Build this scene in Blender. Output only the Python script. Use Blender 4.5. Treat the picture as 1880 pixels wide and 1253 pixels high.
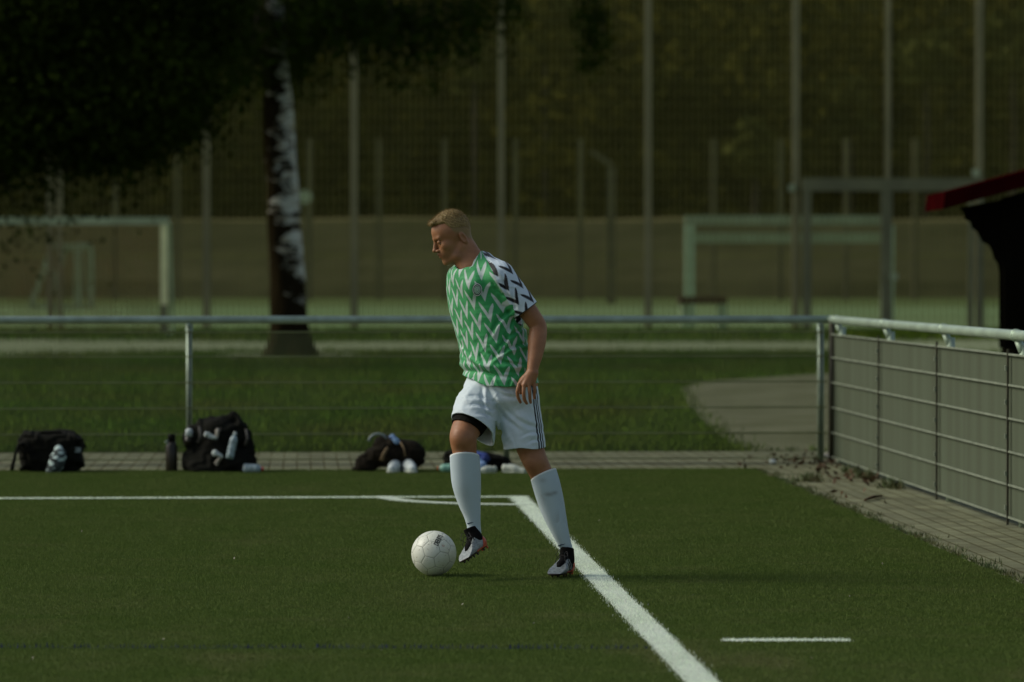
import bpy, math, random
import numpy as np
from mathutils import Vector, Matrix
from mathutils.bvhtree import BVHTree

for o in list(bpy.data.objects): bpy.data.objects.remove(o)
random.seed(7); RNG = np.random.default_rng(7)
S = bpy.context.scene
COL = S.collection

# ---------------------------------------------------------------- camera, sky, sun
FPX, CX, CY, HOR, HC = 7050.0, 940.0, 626.5, 503.0, 1.472
PITCH = math.atan((CY - HOR) / FPX)
cam_d = bpy.data.cameras.new('camera'); cam = bpy.data.objects.new('camera', cam_d); COL.objects.link(cam)
cam_d.lens = 135; cam_d.sensor_width = 36; cam_d.clip_end = 2000; cam_d.clip_start = .1
cam.location = (0, 0, HC); cam.rotation_euler = (math.pi/2 - PITCH, 0, 0)
cam_d.dof.use_dof = True; cam_d.dof.focus_distance = 18.62; cam_d.dof.aperture_fstop = 2.8
S.camera = cam
S.render.resolution_x, S.render.resolution_y = 1024, 682

SUN_EL, SUN_AZ = math.radians(38), math.radians(-82)      # azimuth from +Y towards +X: light comes from the left
w = bpy.data.worlds.new('World'); S.world = w; w.use_nodes = True
nt = w.node_tree; nt.nodes.clear()
sky = nt.nodes.new('ShaderNodeTexSky'); sky.sky_type = 'NISHITA'; sky.sun_disc = False
sky.sun_elevation = SUN_EL; sky.sun_rotation = SUN_AZ; sky.air_density = 1.3; sky.dust_density = 2.5; sky.ozone_density = 1.0
bg = nt.nodes.new('ShaderNodeBackground'); bg.inputs['Strength'].default_value = 0.10
hs = nt.nodes.new('ShaderNodeHueSaturation'); hs.inputs['Saturation'].default_value = .78
wo = nt.nodes.new('ShaderNodeOutputWorld')
nt.links.new(sky.outputs[0], hs.inputs['Color']); nt.links.new(hs.outputs[0], bg.inputs[0]); nt.links.new(bg.outputs[0], wo.inputs[0])
sl = bpy.data.lights.new('sun', 'SUN'); sl.energy = 1.95; sl.angle = math.radians(22); sl.color = (1.0, .96, .84)
sun = bpy.data.objects.new('sun', sl); COL.objects.link(sun)
sd = Vector((math.sin(SUN_AZ)*math.cos(SUN_EL), math.cos(SUN_AZ)*math.cos(SUN_EL), math.sin(SUN_EL)))
sun.rotation_euler = sd.to_track_quat('Z', 'Y').to_euler()
S.view_settings.view_transform = 'Standard'; S.view_settings.look = 'None'
S.view_settings.exposure = -0.12; S.view_settings.gamma = 1

# ---------------------------------------------------------------- pixel <-> place
def W(px, py, Y):
    """point at depth Y (metres from the camera) seen at a photo pixel"""
    a, b = (px-CX)/FPX, -(py-CY)/FPX
    c, s = math.cos(PITCH), math.sin(PITCH)
    dx, dy, dz = a, c + b*s, -s + b*c
    t = Y/dy
    return np.array((dx*t, Y, HC + dz*t))
def G(px, py):
    a, b = (px-CX)/FPX, -(py-CY)/FPX
    c, s = math.cos(PITCH), math.sin(PITCH)
    dx, dy, dz = a, c + b*s, -s + b*c
    t = -HC/dz
    return np.array((dx*t, dy*t, 0.))

# ---------------------------------------------------------------- objects
def tag(o, label=None, cat=None, group=None, kind=None):
    if label: o['label'] = label
    if cat: o['category'] = cat
    if group: o['group'] = group
    if kind: o['kind'] = kind
    return o
def empty(name, loc, rz=0, **k):
    o = bpy.data.objects.new(name, None); COL.objects.link(o); o.location = loc; o.rotation_euler = (0, 0, rz)
    o.empty_display_size = .1
    return tag(o, **k)
def obj(name, V, F, m, parent=None, smooth=False, attrs=None, loc=None):
    """V, F in world coordinates; parented meshes are moved into the parent's frame"""
    V = np.asarray(V, dtype=np.float64).reshape(-1, 3)
    me = bpy.data.meshes.new(name)
    if parent is not None:
        Mi = np.array(pmat(parent).inverted()); V = V @ Mi[:3, :3].T + Mi[:3, 3]
    elif loc is not None:
        V = V - np.asarray(loc)
    if isinstance(F, np.ndarray):
        n, k = F.shape
        me.vertices.add(len(V)); me.vertices.foreach_set('co', V.astype(np.float32).ravel())
        me.loops.add(n*k); me.loops.foreach_set('vertex_index', F.astype(np.int32).ravel())
        me.polygons.add(n); me.polygons.foreach_set('loop_start', np.arange(0, n*k, k, dtype=np.int32))
        me.update(calc_edges=True)
    else:
        me.from_pydata([tuple(v) for v in V], [], [tuple(f) for f in F]); me.update()
    if smooth: me.polygons.foreach_set('use_smooth', np.ones(len(me.polygons), dtype=bool))
    for k_, a in (attrs or {}).items():
        at = me.attributes.new(k_, 'FLOAT', 'POINT'); at.data.foreach_set('value', np.asarray(a, dtype=np.float32))
    me.materials.append(m)
    o = bpy.data.objects.new(name, me); COL.objects.link(o)
    if parent is not None: o.parent = parent
    elif loc is not None: o.location = tuple(loc)
    return o
def pmat(o):
    M_ = o.matrix_basis.copy()
    return pmat(o.parent) @ M_ if o.parent else M_
def sub(o):   # a child's own frame stays its parent's
    return o

class MB:
    def __init__(s): s.V = []; s.F = []; s.n = 0
    def add(s, V, F):
        V = np.asarray(V, float).reshape(-1, 3)
        s.V.append(V); s.F += [tuple(i+s.n for i in f) for f in F]; s.n += len(V); return s
    def box(s, lo, hi, R=None, c=None):
        lo, hi = np.minimum(lo, hi), np.maximum(lo, hi)
        V = np.array([[x, y, z] for x in (lo[0], hi[0]) for y in (lo[1], hi[1]) for z in (lo[2], hi[2])], float)
        if R is not None: V = (V-c) @ np.array(R).T + c
        return s.add(V, [(0,1,3,2),(4,6,7,5),(0,4,5,1),(2,3,7,6),(0,2,6,4),(1,5,7,3)])
    def bar(s, a, b, wx, wy=None, up=(0,0,1)):
        """rectangular bar from a to b"""
        wy = wy or wx
        a, b = np.array(a, float), np.array(b, float); t = (b-a)/np.linalg.norm(b-a)
        u = np.cross(t, up)
        if np.linalg.norm(u) < 1e-4: u = np.cross(t, (0, 1, 0))
        u /= np.linalg.norm(u); v = np.cross(u, t)
        V = []
        for p in (a, b):
            for i, j in ((-1,-1),(1,-1),(1,1),(-1,1)): V.append(p+u*i*wx/2+v*j*wy/2)
        return s.add(V, [(0,1,2,3),(7,6,5,4),(0,4,5,1),(1,5,6,2),(2,6,7,3),(3,7,4,0)])
    def tube(s, pts, r, n=12, cap=True):
        pts = [np.array(p, float) for p in pts]
        rr = r if hasattr(r, '__len__') else [r]*len(pts)
        V = []; ref = None
        for i, p in enumerate(pts):
            t = pts[min(i+1, len(pts)-1)]-pts[max(i-1, 0)]; t /= np.linalg.norm(t)
            if ref is None: ref = np.cross(t, (0, 0, 1)) if abs(t[2]) < .9 else np.cross(t, (0, 1, 0))
            u = ref-t*ref.dot(t); u /= np.linalg.norm(u); v = np.cross(t, u); ref = u
            for k in range(n):
                a = 2*math.pi*k/n; V.append(p+(u*math.cos(a)+v*math.sin(a))*rr[i])
        F = []
        for i in range(len(pts)-1):
            for k in range(n): F.append((i*n+k, i*n+(k+1) % n, (i+1)*n+(k+1) % n, (i+1)*n+k))
        if cap: F.append(tuple(range(n-1, -1, -1))); F.append(tuple((len(pts)-1)*n+k for k in range(n)))
        return s.add(V, F)
    def build(s, name, m, parent=None, smooth=False, **k):
        return obj(name, np.vstack(s.V), s.F, m, parent, smooth, **k)

# ---------------------------------------------------------------- materials
def new_mat(name):
    m = bpy.data.materials.new(name); m.use_nodes = True
    nt = m.node_tree; b = nt.nodes['Principled BSDF']; return m, nt, b
def N(nt, t, **k):
    n = nt.nodes.new(t)
    for a, v in k.items(): setattr(n, a, v)
    return n
def L(nt, a, b): nt.links.new(a, b)
def math_(nt, op, a, b=None, c=None):
    n = N(nt, 'ShaderNodeMath', operation=op)
    for i, v in enumerate((a, b, c)):
        if v is None: continue
        if isinstance(v, (int, float)): n.inputs[i].default_value = v
        else: L(nt, v, n.inputs[i])
    return n.outputs[0]
def mix(nt, f, a, b):
    n = N(nt, 'ShaderNodeMix', data_type='RGBA')
    if isinstance(f, (int, float)): n.inputs[0].default_value = f
    else: L(nt, f, n.inputs[0])
    for i, v in ((6, a), (7, b)):
        if isinstance(v, (tuple, list)): n.inputs[i].default_value = (*v[:3], 1)
        else: L(nt, v, n.inputs[i])
    return n.outputs[2]
def ramp(nt, f, lo, hi):
    n = N(nt, 'ShaderNodeMapRange'); n.inputs[1].default_value = lo; n.inputs[2].default_value = hi
    L(nt, f, n.inputs[0]); return n.outputs[0]
def attr(nt, name):
    n = N(nt, 'ShaderNodeAttribute', attribute_name=name); return n.outputs['Fac']
def noise(nt, scale, detail=4, vec=None, rough=.55, stretch=None):
    tc = N(nt, 'ShaderNodeTexCoord'); v = vec or tc.outputs['Object']
    if stretch:
        mp = N(nt, 'ShaderNodeMapping'); mp.inputs['Scale'].default_value = stretch; L(nt, v, mp.inputs[0]); v = mp.outputs[0]
    n = N(nt, 'ShaderNodeTexNoise'); n.inputs['Scale'].default_value = scale; n.inputs['Detail'].default_value = detail
    n.inputs['Roughness'].default_value = rough; L(nt, v, n.inputs['Vector']); return n.outputs[0]
def mat(name, c1, c2=None, scale=5, rough=.7, bump=0, bscale=40, metal=0, lo=.35, hi=.65, stretch=None, spec=.4, detail=4, trans=0):
    m, nt, b = new_mat(name)
    c2 = c2 or tuple(x*.75 for x in c1)
    if name in OLIVE: c1, c2 = [(c[0], c[1]*1.04, c[2]*.82) for c in (c1, c2)]
    f = ramp(nt, noise(nt, scale, detail, stretch=stretch), lo, hi)
    L(nt, mix(nt, f, c1, c2), b.inputs['Base Color'])
    b.inputs['Roughness'].default_value = rough; b.inputs['Metallic'].default_value = metal
    b.inputs['Specular IOR Level'].default_value = spec
    if trans: b.inputs['Transmission Weight'].default_value = trans
    if bump:
        bn = N(nt, 'ShaderNodeBump'); bn.inputs['Strength'].default_value = bump; bn.inputs['Distance'].default_value = .01
        L(nt, noise(nt, bscale, 5), bn.inputs['Height']); L(nt, bn.outputs[0], b.inputs['Normal'])
    return m
OLIVE = {'wire', 'wire_far', 'post_far', 'gate_metal', 'goal_white', 'goal_white2', 'goal_far', 'post_very_far', 'post_lamp', 'far_pitch', 'far_lawn', 'earth_wall',
         'hill_cover', 'twig', 'soil', 'dark_metal', 'brown_bottle', 'black_cloth', 'brown_cloth'}      # tinted greener and less blue: the overall colour grade put into these surfaces
M = {}
M['galv'] = mat('galvanised', (.40,.50,.40), (.29,.36,.28), 8, .45, metal=.35)
M['wire'] = mat('wire', (.22,.24,.13), (.16,.17,.09), 3, .6, metal=.1)
M['wire_far'] = mat('wire_far', (.22,.20,.06), (.16,.145,.045), 1, .7)
M['post_far'] = mat('post_far', (.24,.215,.13), (.18,.165,.10), .7, .6)
M['gate'] = mat('gate_metal', (.17,.17,.11), (.12,.12,.08), 1, .6)
M['goal_white'] = mat('goal_white', (.36,.42,.33), (.28,.33,.25), 2, .5)
M['goal_white2'] = mat('goal_white2', (.48,.60,.48), (.38,.48,.38), 2, .5)
M['goal_sunlit'] = mat('goal_sunlit', (.90,.92,.50), (.70,.72,.38), 5, .5)  # sunlight on the left goal's right post, painted as bright yellow
M['bench_wood'] = mat('bench_wood', (.08,.04,.025), None, 5, .8)
M['black_wood'] = mat('black_wood', (.005,.0045,.003), (.003,.003,.002), 8, .95, spec=0, stretch=(1,1,.1))
M['red_roof'] = mat('red_roof', (.028,.0018,.002), (.019,.0015,.0018), 4, .95, spec=0)
M['black_cloth'] = mat('black_cloth', (.009,.009,.007), (.005,.005,.004), 30, .9, spec=.12, bump=.5, bscale=60)
M['brown_cloth'] = mat('brown_cloth', (.016,.012,.008), (.008,.006,.004), 12, .9, spec=.12, bump=.5, bscale=50)
M['white_cloth'] = mat('white_cloth', (.62,.68,.66), (.40,.46,.44), 20, .8)
M['white_rubber'] = mat('white_rubber', (.55,.60,.50), (.38,.42,.35), 25, .5)
M['blue_cloth'] = mat('blue_cloth', (.03,.06,.25), (.02,.03,.10), 15, .8)
M['blue_pale'] = mat('blue_pale', (.25,.42,.62), (.12,.2,.4), 25, .6)
M['red_plastic'] = mat('red_plastic', (.55,.03,.02), None, 15, .4)
M['orange_plastic'] = mat('orange_plastic', (.65,.14,.03), None, 15, .4)
M['mint_plastic'] = mat('mint_plastic', (.25,.5,.38), (.18,.36,.27), 15, .4)
M['clear_plastic'] = mat('clear_plastic', (.36,.46,.48), (.16,.22,.22), 45, .2, spec=.6)
M['brown_bottle'] = mat('brown_bottle', (.018,.014,.007), (.010,.008,.005), 20, .35)
M['tan'] = mat('tan_fabric', (.16,.11,.05), None, 25, .8)
M['grey_plastic'] = mat('grey_plastic', (.22,.27,.27), None, 20, .4)
M['paper'] = mat('paper', (.45,.42,.36), (.30,.27,.22), 20, .8)
M['dry_leaf'] = mat('dry_leaf', (.10,.055,.022), (.05,.03,.012), 12, .8)
M['weed'] = mat('weed', (.06,.11,.028), (.10,.09,.03), 4, .7)

def leafmat(name, c1, c2, scale):
    m, nt, b = new_mat(name)
    f = attr(nt, 'rnd'); g = ramp(nt, noise(nt, scale, 3), .3, .7)
    f2 = math_(nt, 'ADD', math_(nt, 'MULTIPLY', f, .45), math_(nt, 'MULTIPLY', g, .55))
    L(nt, mix(nt, f2, c1, c2), b.inputs['Base Color']); b.inputs['Roughness'].default_value = .75
    b.inputs['Specular IOR Level'].default_value = .0
    return m

# ---------------------------------------------------------------- blades / leaves
def blades(P, h, wd, lean=.5):
    n = len(P); a = RNG.uniform(0, 2*np.pi, n); hh = h*RNG.uniform(.6, 1.15, n)
    d = np.stack((np.cos(a), np.sin(a), 0*a), 1)*(wd/2)
    la = RNG.uniform(0, 2*np.pi, n); ll = RNG.uniform(0, lean, n)*hh
    top = P+np.stack((np.cos(la)*ll, np.sin(la)*ll, hh), 1)
    V = np.stack((P-d, P+d, top), 1).reshape(-1, 3); F = np.arange(3*n).reshape(n, 3)
    return V, F, np.repeat(RNG.random(n), 3)
def leaves(P, size):
    n = len(P); u = RNG.normal(size=(n, 3)); u /= np.linalg.norm(u, axis=1)[:, None]
    v = np.cross(u, RNG.normal(size=(n, 3))); v /= np.linalg.norm(v, axis=1)[:, None]
    s = (size*RNG.uniform(.6, 1.3, n))[:, None]
    V = np.stack((P-u*s*.6, P+v*s*.33, P+u*s*.6, P-v*s*.33), 1).reshape(-1, 3)
    return V, np.arange(4*n).reshape(n, 4), np.repeat(RNG.random(n), 4)

# ---------------------------------------------------------------- ground layers
TX = (545-CX)/FPX                               # the pitch runs slightly to the left into the distance
ut = np.array((TX, 1, 0.)); ut /= np.linalg.norm(ut); ug = np.array((-ut[1], ut[0], 0.))   # along touchline, along goal line (left)
PR0 = G(1880, 1075)                             # right edge of the turf
def edge_x(y): return PR0[0]+TX*(y-PR0[1])
def sheet(name, pts, z, m, **k):
    V = [(p[0], p[1], z) for p in pts]
    o = obj(name, V, [tuple(range(len(V)))], m); tag(o, kind='structure', **k); return o

def ground_mat():
    m, nt, b = new_mat('soil_and_grass')
    f = ramp(nt, noise(nt, .35, 6), .35, .65)
    L(nt, mix(nt, f, (.055,.075,.028), (.09,.085,.045)), b.inputs['Base Color']); b.inputs['Specular IOR Level'].default_value = 0; b.inputs['Roughness'].default_value = .9
    return m
sheet('ground', [(-400,-60),(400,-60),(400,700),(-400,700)], -.03, ground_mat())

def turf_mat(name, c1, c2, c3=None, worn=True):
    m, nt, b = new_mat(name)
    tc = N(nt, 'ShaderNodeNewGeometry'); pos = tc.outputs['Position']
    f = ramp(nt, noise(nt, 2.2, 6, vec=pos, stretch=(1, .6, 1)), .35, .68)
    base = mix(nt, f, c1, c2)
    if c3:
        g = ramp(nt, noise(nt, 1.1, 5, vec=pos, stretch=(1, .35, 1)), .55, .78)
        sx = N(nt, 'ShaderNodeSeparateXYZ'); L(nt, pos, sx.inputs[0])
        near = ramp(nt, sx.outputs[1], 17.5, 13.2)
        base = mix(nt, math_(nt, 'MULTIPLY', g, math_(nt, 'ADD', .28, near)), base, c3)
        base = mix(nt, math_(nt, 'MULTIPLY', ramp(nt, noise(nt, 5.0, 4, vec=pos, stretch=(.35, 1, 1)), .50, .75), .28), base, c3)
    r = attr(nt, 'rnd')
    base = mix(nt, math_(nt, 'MULTIPLY', math_(nt, 'MULTIPLY', r, r), .8), base, tuple(x*1.7 for x in c2))
    L(nt, base, b.inputs['Base Color']); b.inputs['Roughness'].default_value = .9; b.inputs['Specular IOR Level'].default_value = .03
    tl = N(nt, 'ShaderNodeBsdfTranslucent'); L(nt, base, tl.inputs[0]); ms = N(nt, 'ShaderNodeMixShader'); ms.inputs[0].default_value = .30
    L(nt, b.outputs[0], ms.inputs[1]); L(nt, tl.outputs[0], ms.inputs[2]); L(nt, ms.outputs[0], nt.nodes['Material Output'].inputs[0])
    return m
M['turf'] = turf_mat('synthetic_turf', (.072,.114,.024), (.090,.126,.033), (.175,.158,.078))
M['line'] = turf_mat('line_paint', (.80,.88,.76), (.68,.76,.62))
M['blueline'] = turf_mat('blue_line_paint', (.035,.04,.11), (.04,.05,.09))
y0, y1 = -8, G(940, 862)[1]
bc = np.array((edge_x(y1), y1, 0.))
turf_poly = [(edge_x(y0), y0), (edge_x(y1), y1), tuple((bc+ug*45)[:2]), (-45, y0)]
pitch = sheet('pitch', turf_poly, .004, M['turf'])
tl0 = np.array((.0411, 25.19, 0.))              # corner: centre of both lines
LWD = .12
def quad_strip(a, b, wd, z, n=1):
    a, b = np.array(a, float), np.array(b, float); t = b-a; t /= np.linalg.norm(t); s = np.array((-t[1], t[0], 0))*wd/2
    return np.array([a-s, b-s, b+s, a+s])+np.array((0, 0, z))
arc_c = tl0+ut*.06-ug*.06
arcp = []
for k in range(25):
    a = math.pi/2*k/24; d = (ug*math.cos(a)-ut*math.sin(a)); arcp.append(arc_c+d*.94)
markA, markB = G(1327, 1179), G(1560, 1179)
blA, blB = G(-900, 1190.5), G(1192, 1193.5)
def dseg(P, a, b):
    t = b-a; l2 = t.dot(t); k = np.clip((P-a)@t/l2, 0, 1); return np.linalg.norm(P-a-k[:, None]*t, axis=1)
def inseg(P, a, b, wd, jit=.012):
    t = (b-a); Ln = np.linalg.norm(t); t = t/Ln; q = P-a; k = q@t; s = q@np.array((-t[1], t[0], 0)); j = RNG.normal(0, jit, (2, len(P)))
    return (np.abs(s+j[0]) < wd/2) & (k+j[1] > 0) & (k+j[1] < Ln)
# blades over everything the photograph can see of the turf, with a margin
dens = 7500
Y = []; X = []
n = int(dens*160*1.0)
yy = RNG.uniform(12.6, y1+.03, int(n*1.5)); hw = .1335*yy+.9
keep = RNG.random(len(yy)) < hw/hw.max(); yy = yy[keep]; hw = hw[keep]
xx = RNG.uniform(-1, 1, len(yy))*hw
ej = RNG.normal(0, .02, len(yy))+.03*np.sin(yy*5.1)+.025*np.sin(yy*13)
P = np.stack((xx, yy, np.full(len(xx), .004)), 1); P = P[(xx < PR0[0]+TX*(yy-PR0[1])+ej*.7)]
# leave out blades beyond the back edge
q = (P-bc)@ut; P = P[q < .02+RNG.normal(0, .015, len(P))]
Pf = P.copy(); Pf[:, 2] = 0
# cut density far away
i_touch = inseg(Pf, tl0+ut*.06, tl0-ut*16, LWD)
i_goal = inseg(Pf, tl0-ug*.06, tl0+ug*12, LWD) & ~i_touch
q = Pf-arc_c; rr = np.linalg.norm(q, axis=1)
i_arc = (np.abs(rr-.94+RNG.normal(0, .01, len(P))) < .06) & (q@ug > 0) & (q@ut < 0) & ~i_touch & ~i_goal
i_mark = inseg(Pf, markA, markB, .10)
i_blue = inseg(Pf, blA, blB, .03) & ~i_touch & (RNG.random(len(P)) < .42)
rest = ~(i_touch | i_goal | i_arc | i_mark | i_blue)
def blade_obj(name, Pm, m, h=.0115, wd=.0036, extra=None, **k):
    V, F, r = blades(Pm, h, wd)
    if extra is not None:
        base = len(V); V = np.vstack((V, extra)); r = np.concatenate((r, np.zeros(len(extra))))
        nn = len(extra)//4; T = []
        for i in range(nn): T += [(base+4*i, base+4*i+1, base+4*i+2), (base+4*i, base+4*i+2, base+4*i+3)]
        F = np.vstack((F, np.array(T)))
    o = obj(name, V, F, m, attrs={'rnd': r}); tag(o, **k); return o
blade_obj('turf_blades', P[rest], M['turf'], kind='stuff', label='short green artificial turf covering the playing field', cat='turf')
blade_obj('touchline', P[i_touch], M['line'], .0125, .0044, quad_strip(tl0+ut*.06, tl0-ut*32, LWD, .008), kind='structure')
blade_obj('goal_line', P[i_goal], M['line'], .0125, .0044, quad_strip(tl0+ug*.061, tl0+ug*44, LWD, .008), kind='structure')
ex = []
for a, b in zip(arcp[:-1], arcp[1:]):
    da = (a-arc_c)/.94*.06; db = (b-arc_c)/.94*.06; ex += [a-da+(0,0,.012), b-db+(0,0,.012), b+db+(0,0,.012), a+da+(0,0,.012)]
blade_obj('corner_arc', P[i_arc], M['line'], .0125, .0044, np.array(ex), kind='structure')
blade_obj('distance_mark', P[i_mark], M['line'], .0125, .0044, quad_strip(markA, markB, .09, .008), kind='structure')
blade_obj('blue_line', P[i_blue], M['blueline'], .021, .006, quad_strip(blA, blB-np.array((.06,0,0)), .014, .005), kind='structure')

# paving: concrete blocks between the turf and the rail
def paver_mat():
    m, nt, b = new_mat('paving_blocks')
    tc = N(nt, 'ShaderNodeNewGeometry'); mp = N(nt, 'ShaderNodeMapping'); mp.inputs['Rotation'].default_value = (0, 0, math.atan2(-ut[0], ut[1])*-1 + math.pi/2)
    L(nt, tc.outputs['Position'], mp.inputs[0])
    br = N(nt, 'ShaderNodeTexBrick'); L(nt, mp.outputs[0], br.inputs[0])
    br.inputs['Scale'].default_value = 1; br.inputs['Brick Width'].default_value = .21; br.inputs['Row Height'].default_value = .105
    br.inputs['Mortar Size'].default_value = .007; br.inputs['Color1'].default_value = (.21,.22,.13,1); br.inputs['Color2'].default_value = (.155,.165,.10,1)
    br.inputs['Mortar'].default_value = (.08,.075,.03,1); br.inputs['Mortar Smooth'].default_value = .3
    f = ramp(nt, noise(nt, 3, 6), .45, .72)
    c = mix(nt, math_(nt, 'MULTIPLY', f, .65), br.outputs[0], (.07,.062,.033))
    L(nt, c, b.inputs['Base Color']); b.inputs['Roughness'].default_value = .9; b.inputs['Specular IOR Level'].default_value = .1
    bn = N(nt, 'ShaderNodeBump'); bn.inputs['Strength'].default_value = .8; bn.inputs['Distance'].default_value = .01; bn.invert = True
    L(nt, br.outputs['Fac'], bn.inputs['Height']); L(nt, bn.outputs[0], b.inputs['Normal'])
    return m
M['paver'] = paver_mat()
FX0 = W(1722, 700, 25.0)[0]
def fence_x(y): return FX0+TX*(y-25.0)
ybk = G(940, 828)[1]
sheet('pavement', [(edge_x(y0)-.3, y0), (fence_x(y0)+1.2, y0), (fence_x(ybk)+1.2, ybk), tuple((np.array((fence_x(ybk), ybk, 0))+ug*45)[:2]), (-45, y1-1.5), (edge_x(y1)-1, y1-.4)], 0, M['paver'])

# lawn, worn sand, path, verge, far pitch
def lawn_mat():
    m, nt, b = new_mat('lawn')
    pos = N(nt, 'ShaderNodeNewGeometry').outputs['Position']
    f = ramp(nt, noise(nt, .55, 5, vec=pos, stretch=(.8, .35, 1)), .38, .66)
    c = mix(nt, f, (.046,.108,.010), (.078,.092,.018))
    c = mix(nt, math_(nt, 'MULTIPLY', attr(nt, 'rnd'), .5), c, (.10,.155,.02))
    L(nt, c, b.inputs['Base Color']); b.inputs['Roughness'].default_value = .9; b.inputs['Specular IOR Level'].default_value = .0
    return m
M['lawn'] = lawn_mat()
yl2 = G(940, 655)[1]
sheet('lawn', [(-60, ybk), (60, ybk), (60, yl2), (-60, yl2)], -.01, M['lawn'])
sand_px = [(1250, 712), (1262, 740), (1282, 765), (1308, 790), (1340, 812), (1374, 827.5), (1560, 827.5)]
sand = [G(*p) for p in sand_px]+[np.array((14, 32, 0)), np.array((14, 56, 0))]+[G(*p) for p in [(1700, 676), (1530, 685), (1400, 694), (1300, 700)]]
M['sand'] = mat('trodden_sand', (.17,.175,.11), (.105,.11,.062), .9, .95, spec=0, lo=.35, hi=.65, bump=.4, bscale=6)
sheet('sand_path', [(p[0], p[1]) for p in sand], .002, M['sand'])
M['path'] = mat('gravel_path', (.22,.25,.15), (.16,.19,.105), .5, .95, spec=0)
yp2 = G(940, 624)[1]
sheet('path', [(-80, yl2), (80, yl2), (80, yp2), (-80, yp2)], -.008, M['path'])
M['farpitch'] = mat('far_pitch', (.120,.175,.090), (.165,.215,.130), .12, .9, spec=0, lo=.3, hi=.7, stretch=(.5, 1, 1))
sheet('far_pitch', [(-120, 97), (120, 97), (120, 176), (-120, 176)], -.006, M['farpitch'])
sheet('far_lawn', [(-120, 176), (120, 176), (120, 232), (-120, 232)], -.006, mat('far_lawn', (.080,.110,.045), (.105,.130,.065), .12, .9, spec=0, stretch=(.5, 1, 1)))
def in_poly(P, poly):
    x, y = P[:, 0], P[:, 1]; ins = np.zeros(len(P), bool); j = len(poly)-1
    for i in range(len(poly)):
        xi, yi, xj, yj = poly[i][0], poly[i][1], poly[j][0], poly[j][1]
        ins ^= ((yi > y) != (yj > y)) & (x < (xj-xi)*(y-yi)/(yj-yi+1e-12)+xi); j = i
    return ins
yy = ybk+(yl2-ybk)*RNG.random(150000)**1.25; xx = RNG.uniform(-1, 1, len(yy))*(.1335*yy+1.5)
yy[:26000] = yl2+np.abs(RNG.normal(0, 2.6, 26000)); yy[26000:34000] = yp2-np.abs(RNG.normal(0, 1.6, 8000))
P = np.stack((xx, yy, np.full(len(xx), -.01)), 1); P = P[~in_poly(P+RNG.normal(0, .12, P.shape)*(1, 1, 0), sand)]
dt_ = np.linalg.norm(P[:, :2]-G(528, 652)[:2], axis=1); P = P[dt_ > 1.2+RNG.random(len(P))]
V, F, r = blades(P, .075, .020, .8)
tag(obj('lawn_grass', V, F, M['lawn'], attrs={'rnd': r}), 'mown green lawn behind the mesh fence up to the birch', 'grass', kind='stuff')
yy = RNG.uniform(yp2-.5, 97, 26000); xx = RNG.uniform(-1, 1, len(yy))*(.1335*yy+2)
P = np.stack((xx, yy, np.full(len(xx), -.01)), 1); P = P[RNG.random(len(P)) < np.where(P[:, 1] > 93.5, 1, .3)]
V, F, r = blades(P, .17, .05, .8)
tag(obj('verge_grass', V, F, M['lawn'], attrs={'rnd': r}), 'longer dark grass strip under the tall mesh fence', 'grass', kind='stuff')
# bare soil ring at the birch
c = G(528, 655)
sheet('soil', [(c[0]+1.35*math.cos(a)*(1+.12*math.sin(3*a)), c[1]+1.6*math.sin(a)) for a in np.linspace(0, 2*math.pi, 28, endpoint=False)], -.002, mat('soil', (.075,.05,.028), (.045,.035,.018), 2, .95))

# ---------------------------------------------------------------- low rail fence at the back
def low_fence_back():
    base = np.array((fence_x(30.0), 30.0, 0.))
    root = empty('mesh_fence', base, label='waist-high galvanised rail fence with fine wire mesh running across behind the goal line', cat='fence')
    e = ug*1.0
    rail = MB(); A = base+ug*-.0+np.array((0, 0, 1.115)); B = base+ug*16+np.array((0, 0, 1.115))
    rail.tube([A, B], .030, 16); rail.build('top_rail', M['galv'], root, True)
    ds = [(fence_x(30)-W(px, 700, 30)[0]) for px in (1507, 929, 351, -227, -805, -1383)]
    for i, d in enumerate(ds):
        p = base+ug*d+ut*.035; m = MB(); m.tube([p+(0,0,-.02), p+(0,0,1.09)], .026, 14)
        m.box(p+(-.012, -.055, 1.06), p+(.012, .0, 1.09)); m.build('post', M['galv'], root, True)
        if i+1 < len(ds): pass
    edges = [0.03]+ds
    for a, b in zip(edges[:-1], edges[1:]):
        m = MB(); nv = max(2, int(round((b-a)/.025)))
        for k in range(nv+1):
            p = base+ug*(a+(b-a)*k/nv); m.bar(p+(0,0,.03), p+(0,0,1.03), .0065, .0065)
        for z in (.03, .23, .43, .63, .83, 1.02):
            for s in (-.007, .007):
                p, q = base+ug*a+ut*s, base+ug*b+ut*s; m.bar(p+(0,0,z), q+(0,0,z), .008, .010)
        m.build('mesh_panel', M['wire'], root)
    return root
low_fence_back()

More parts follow.
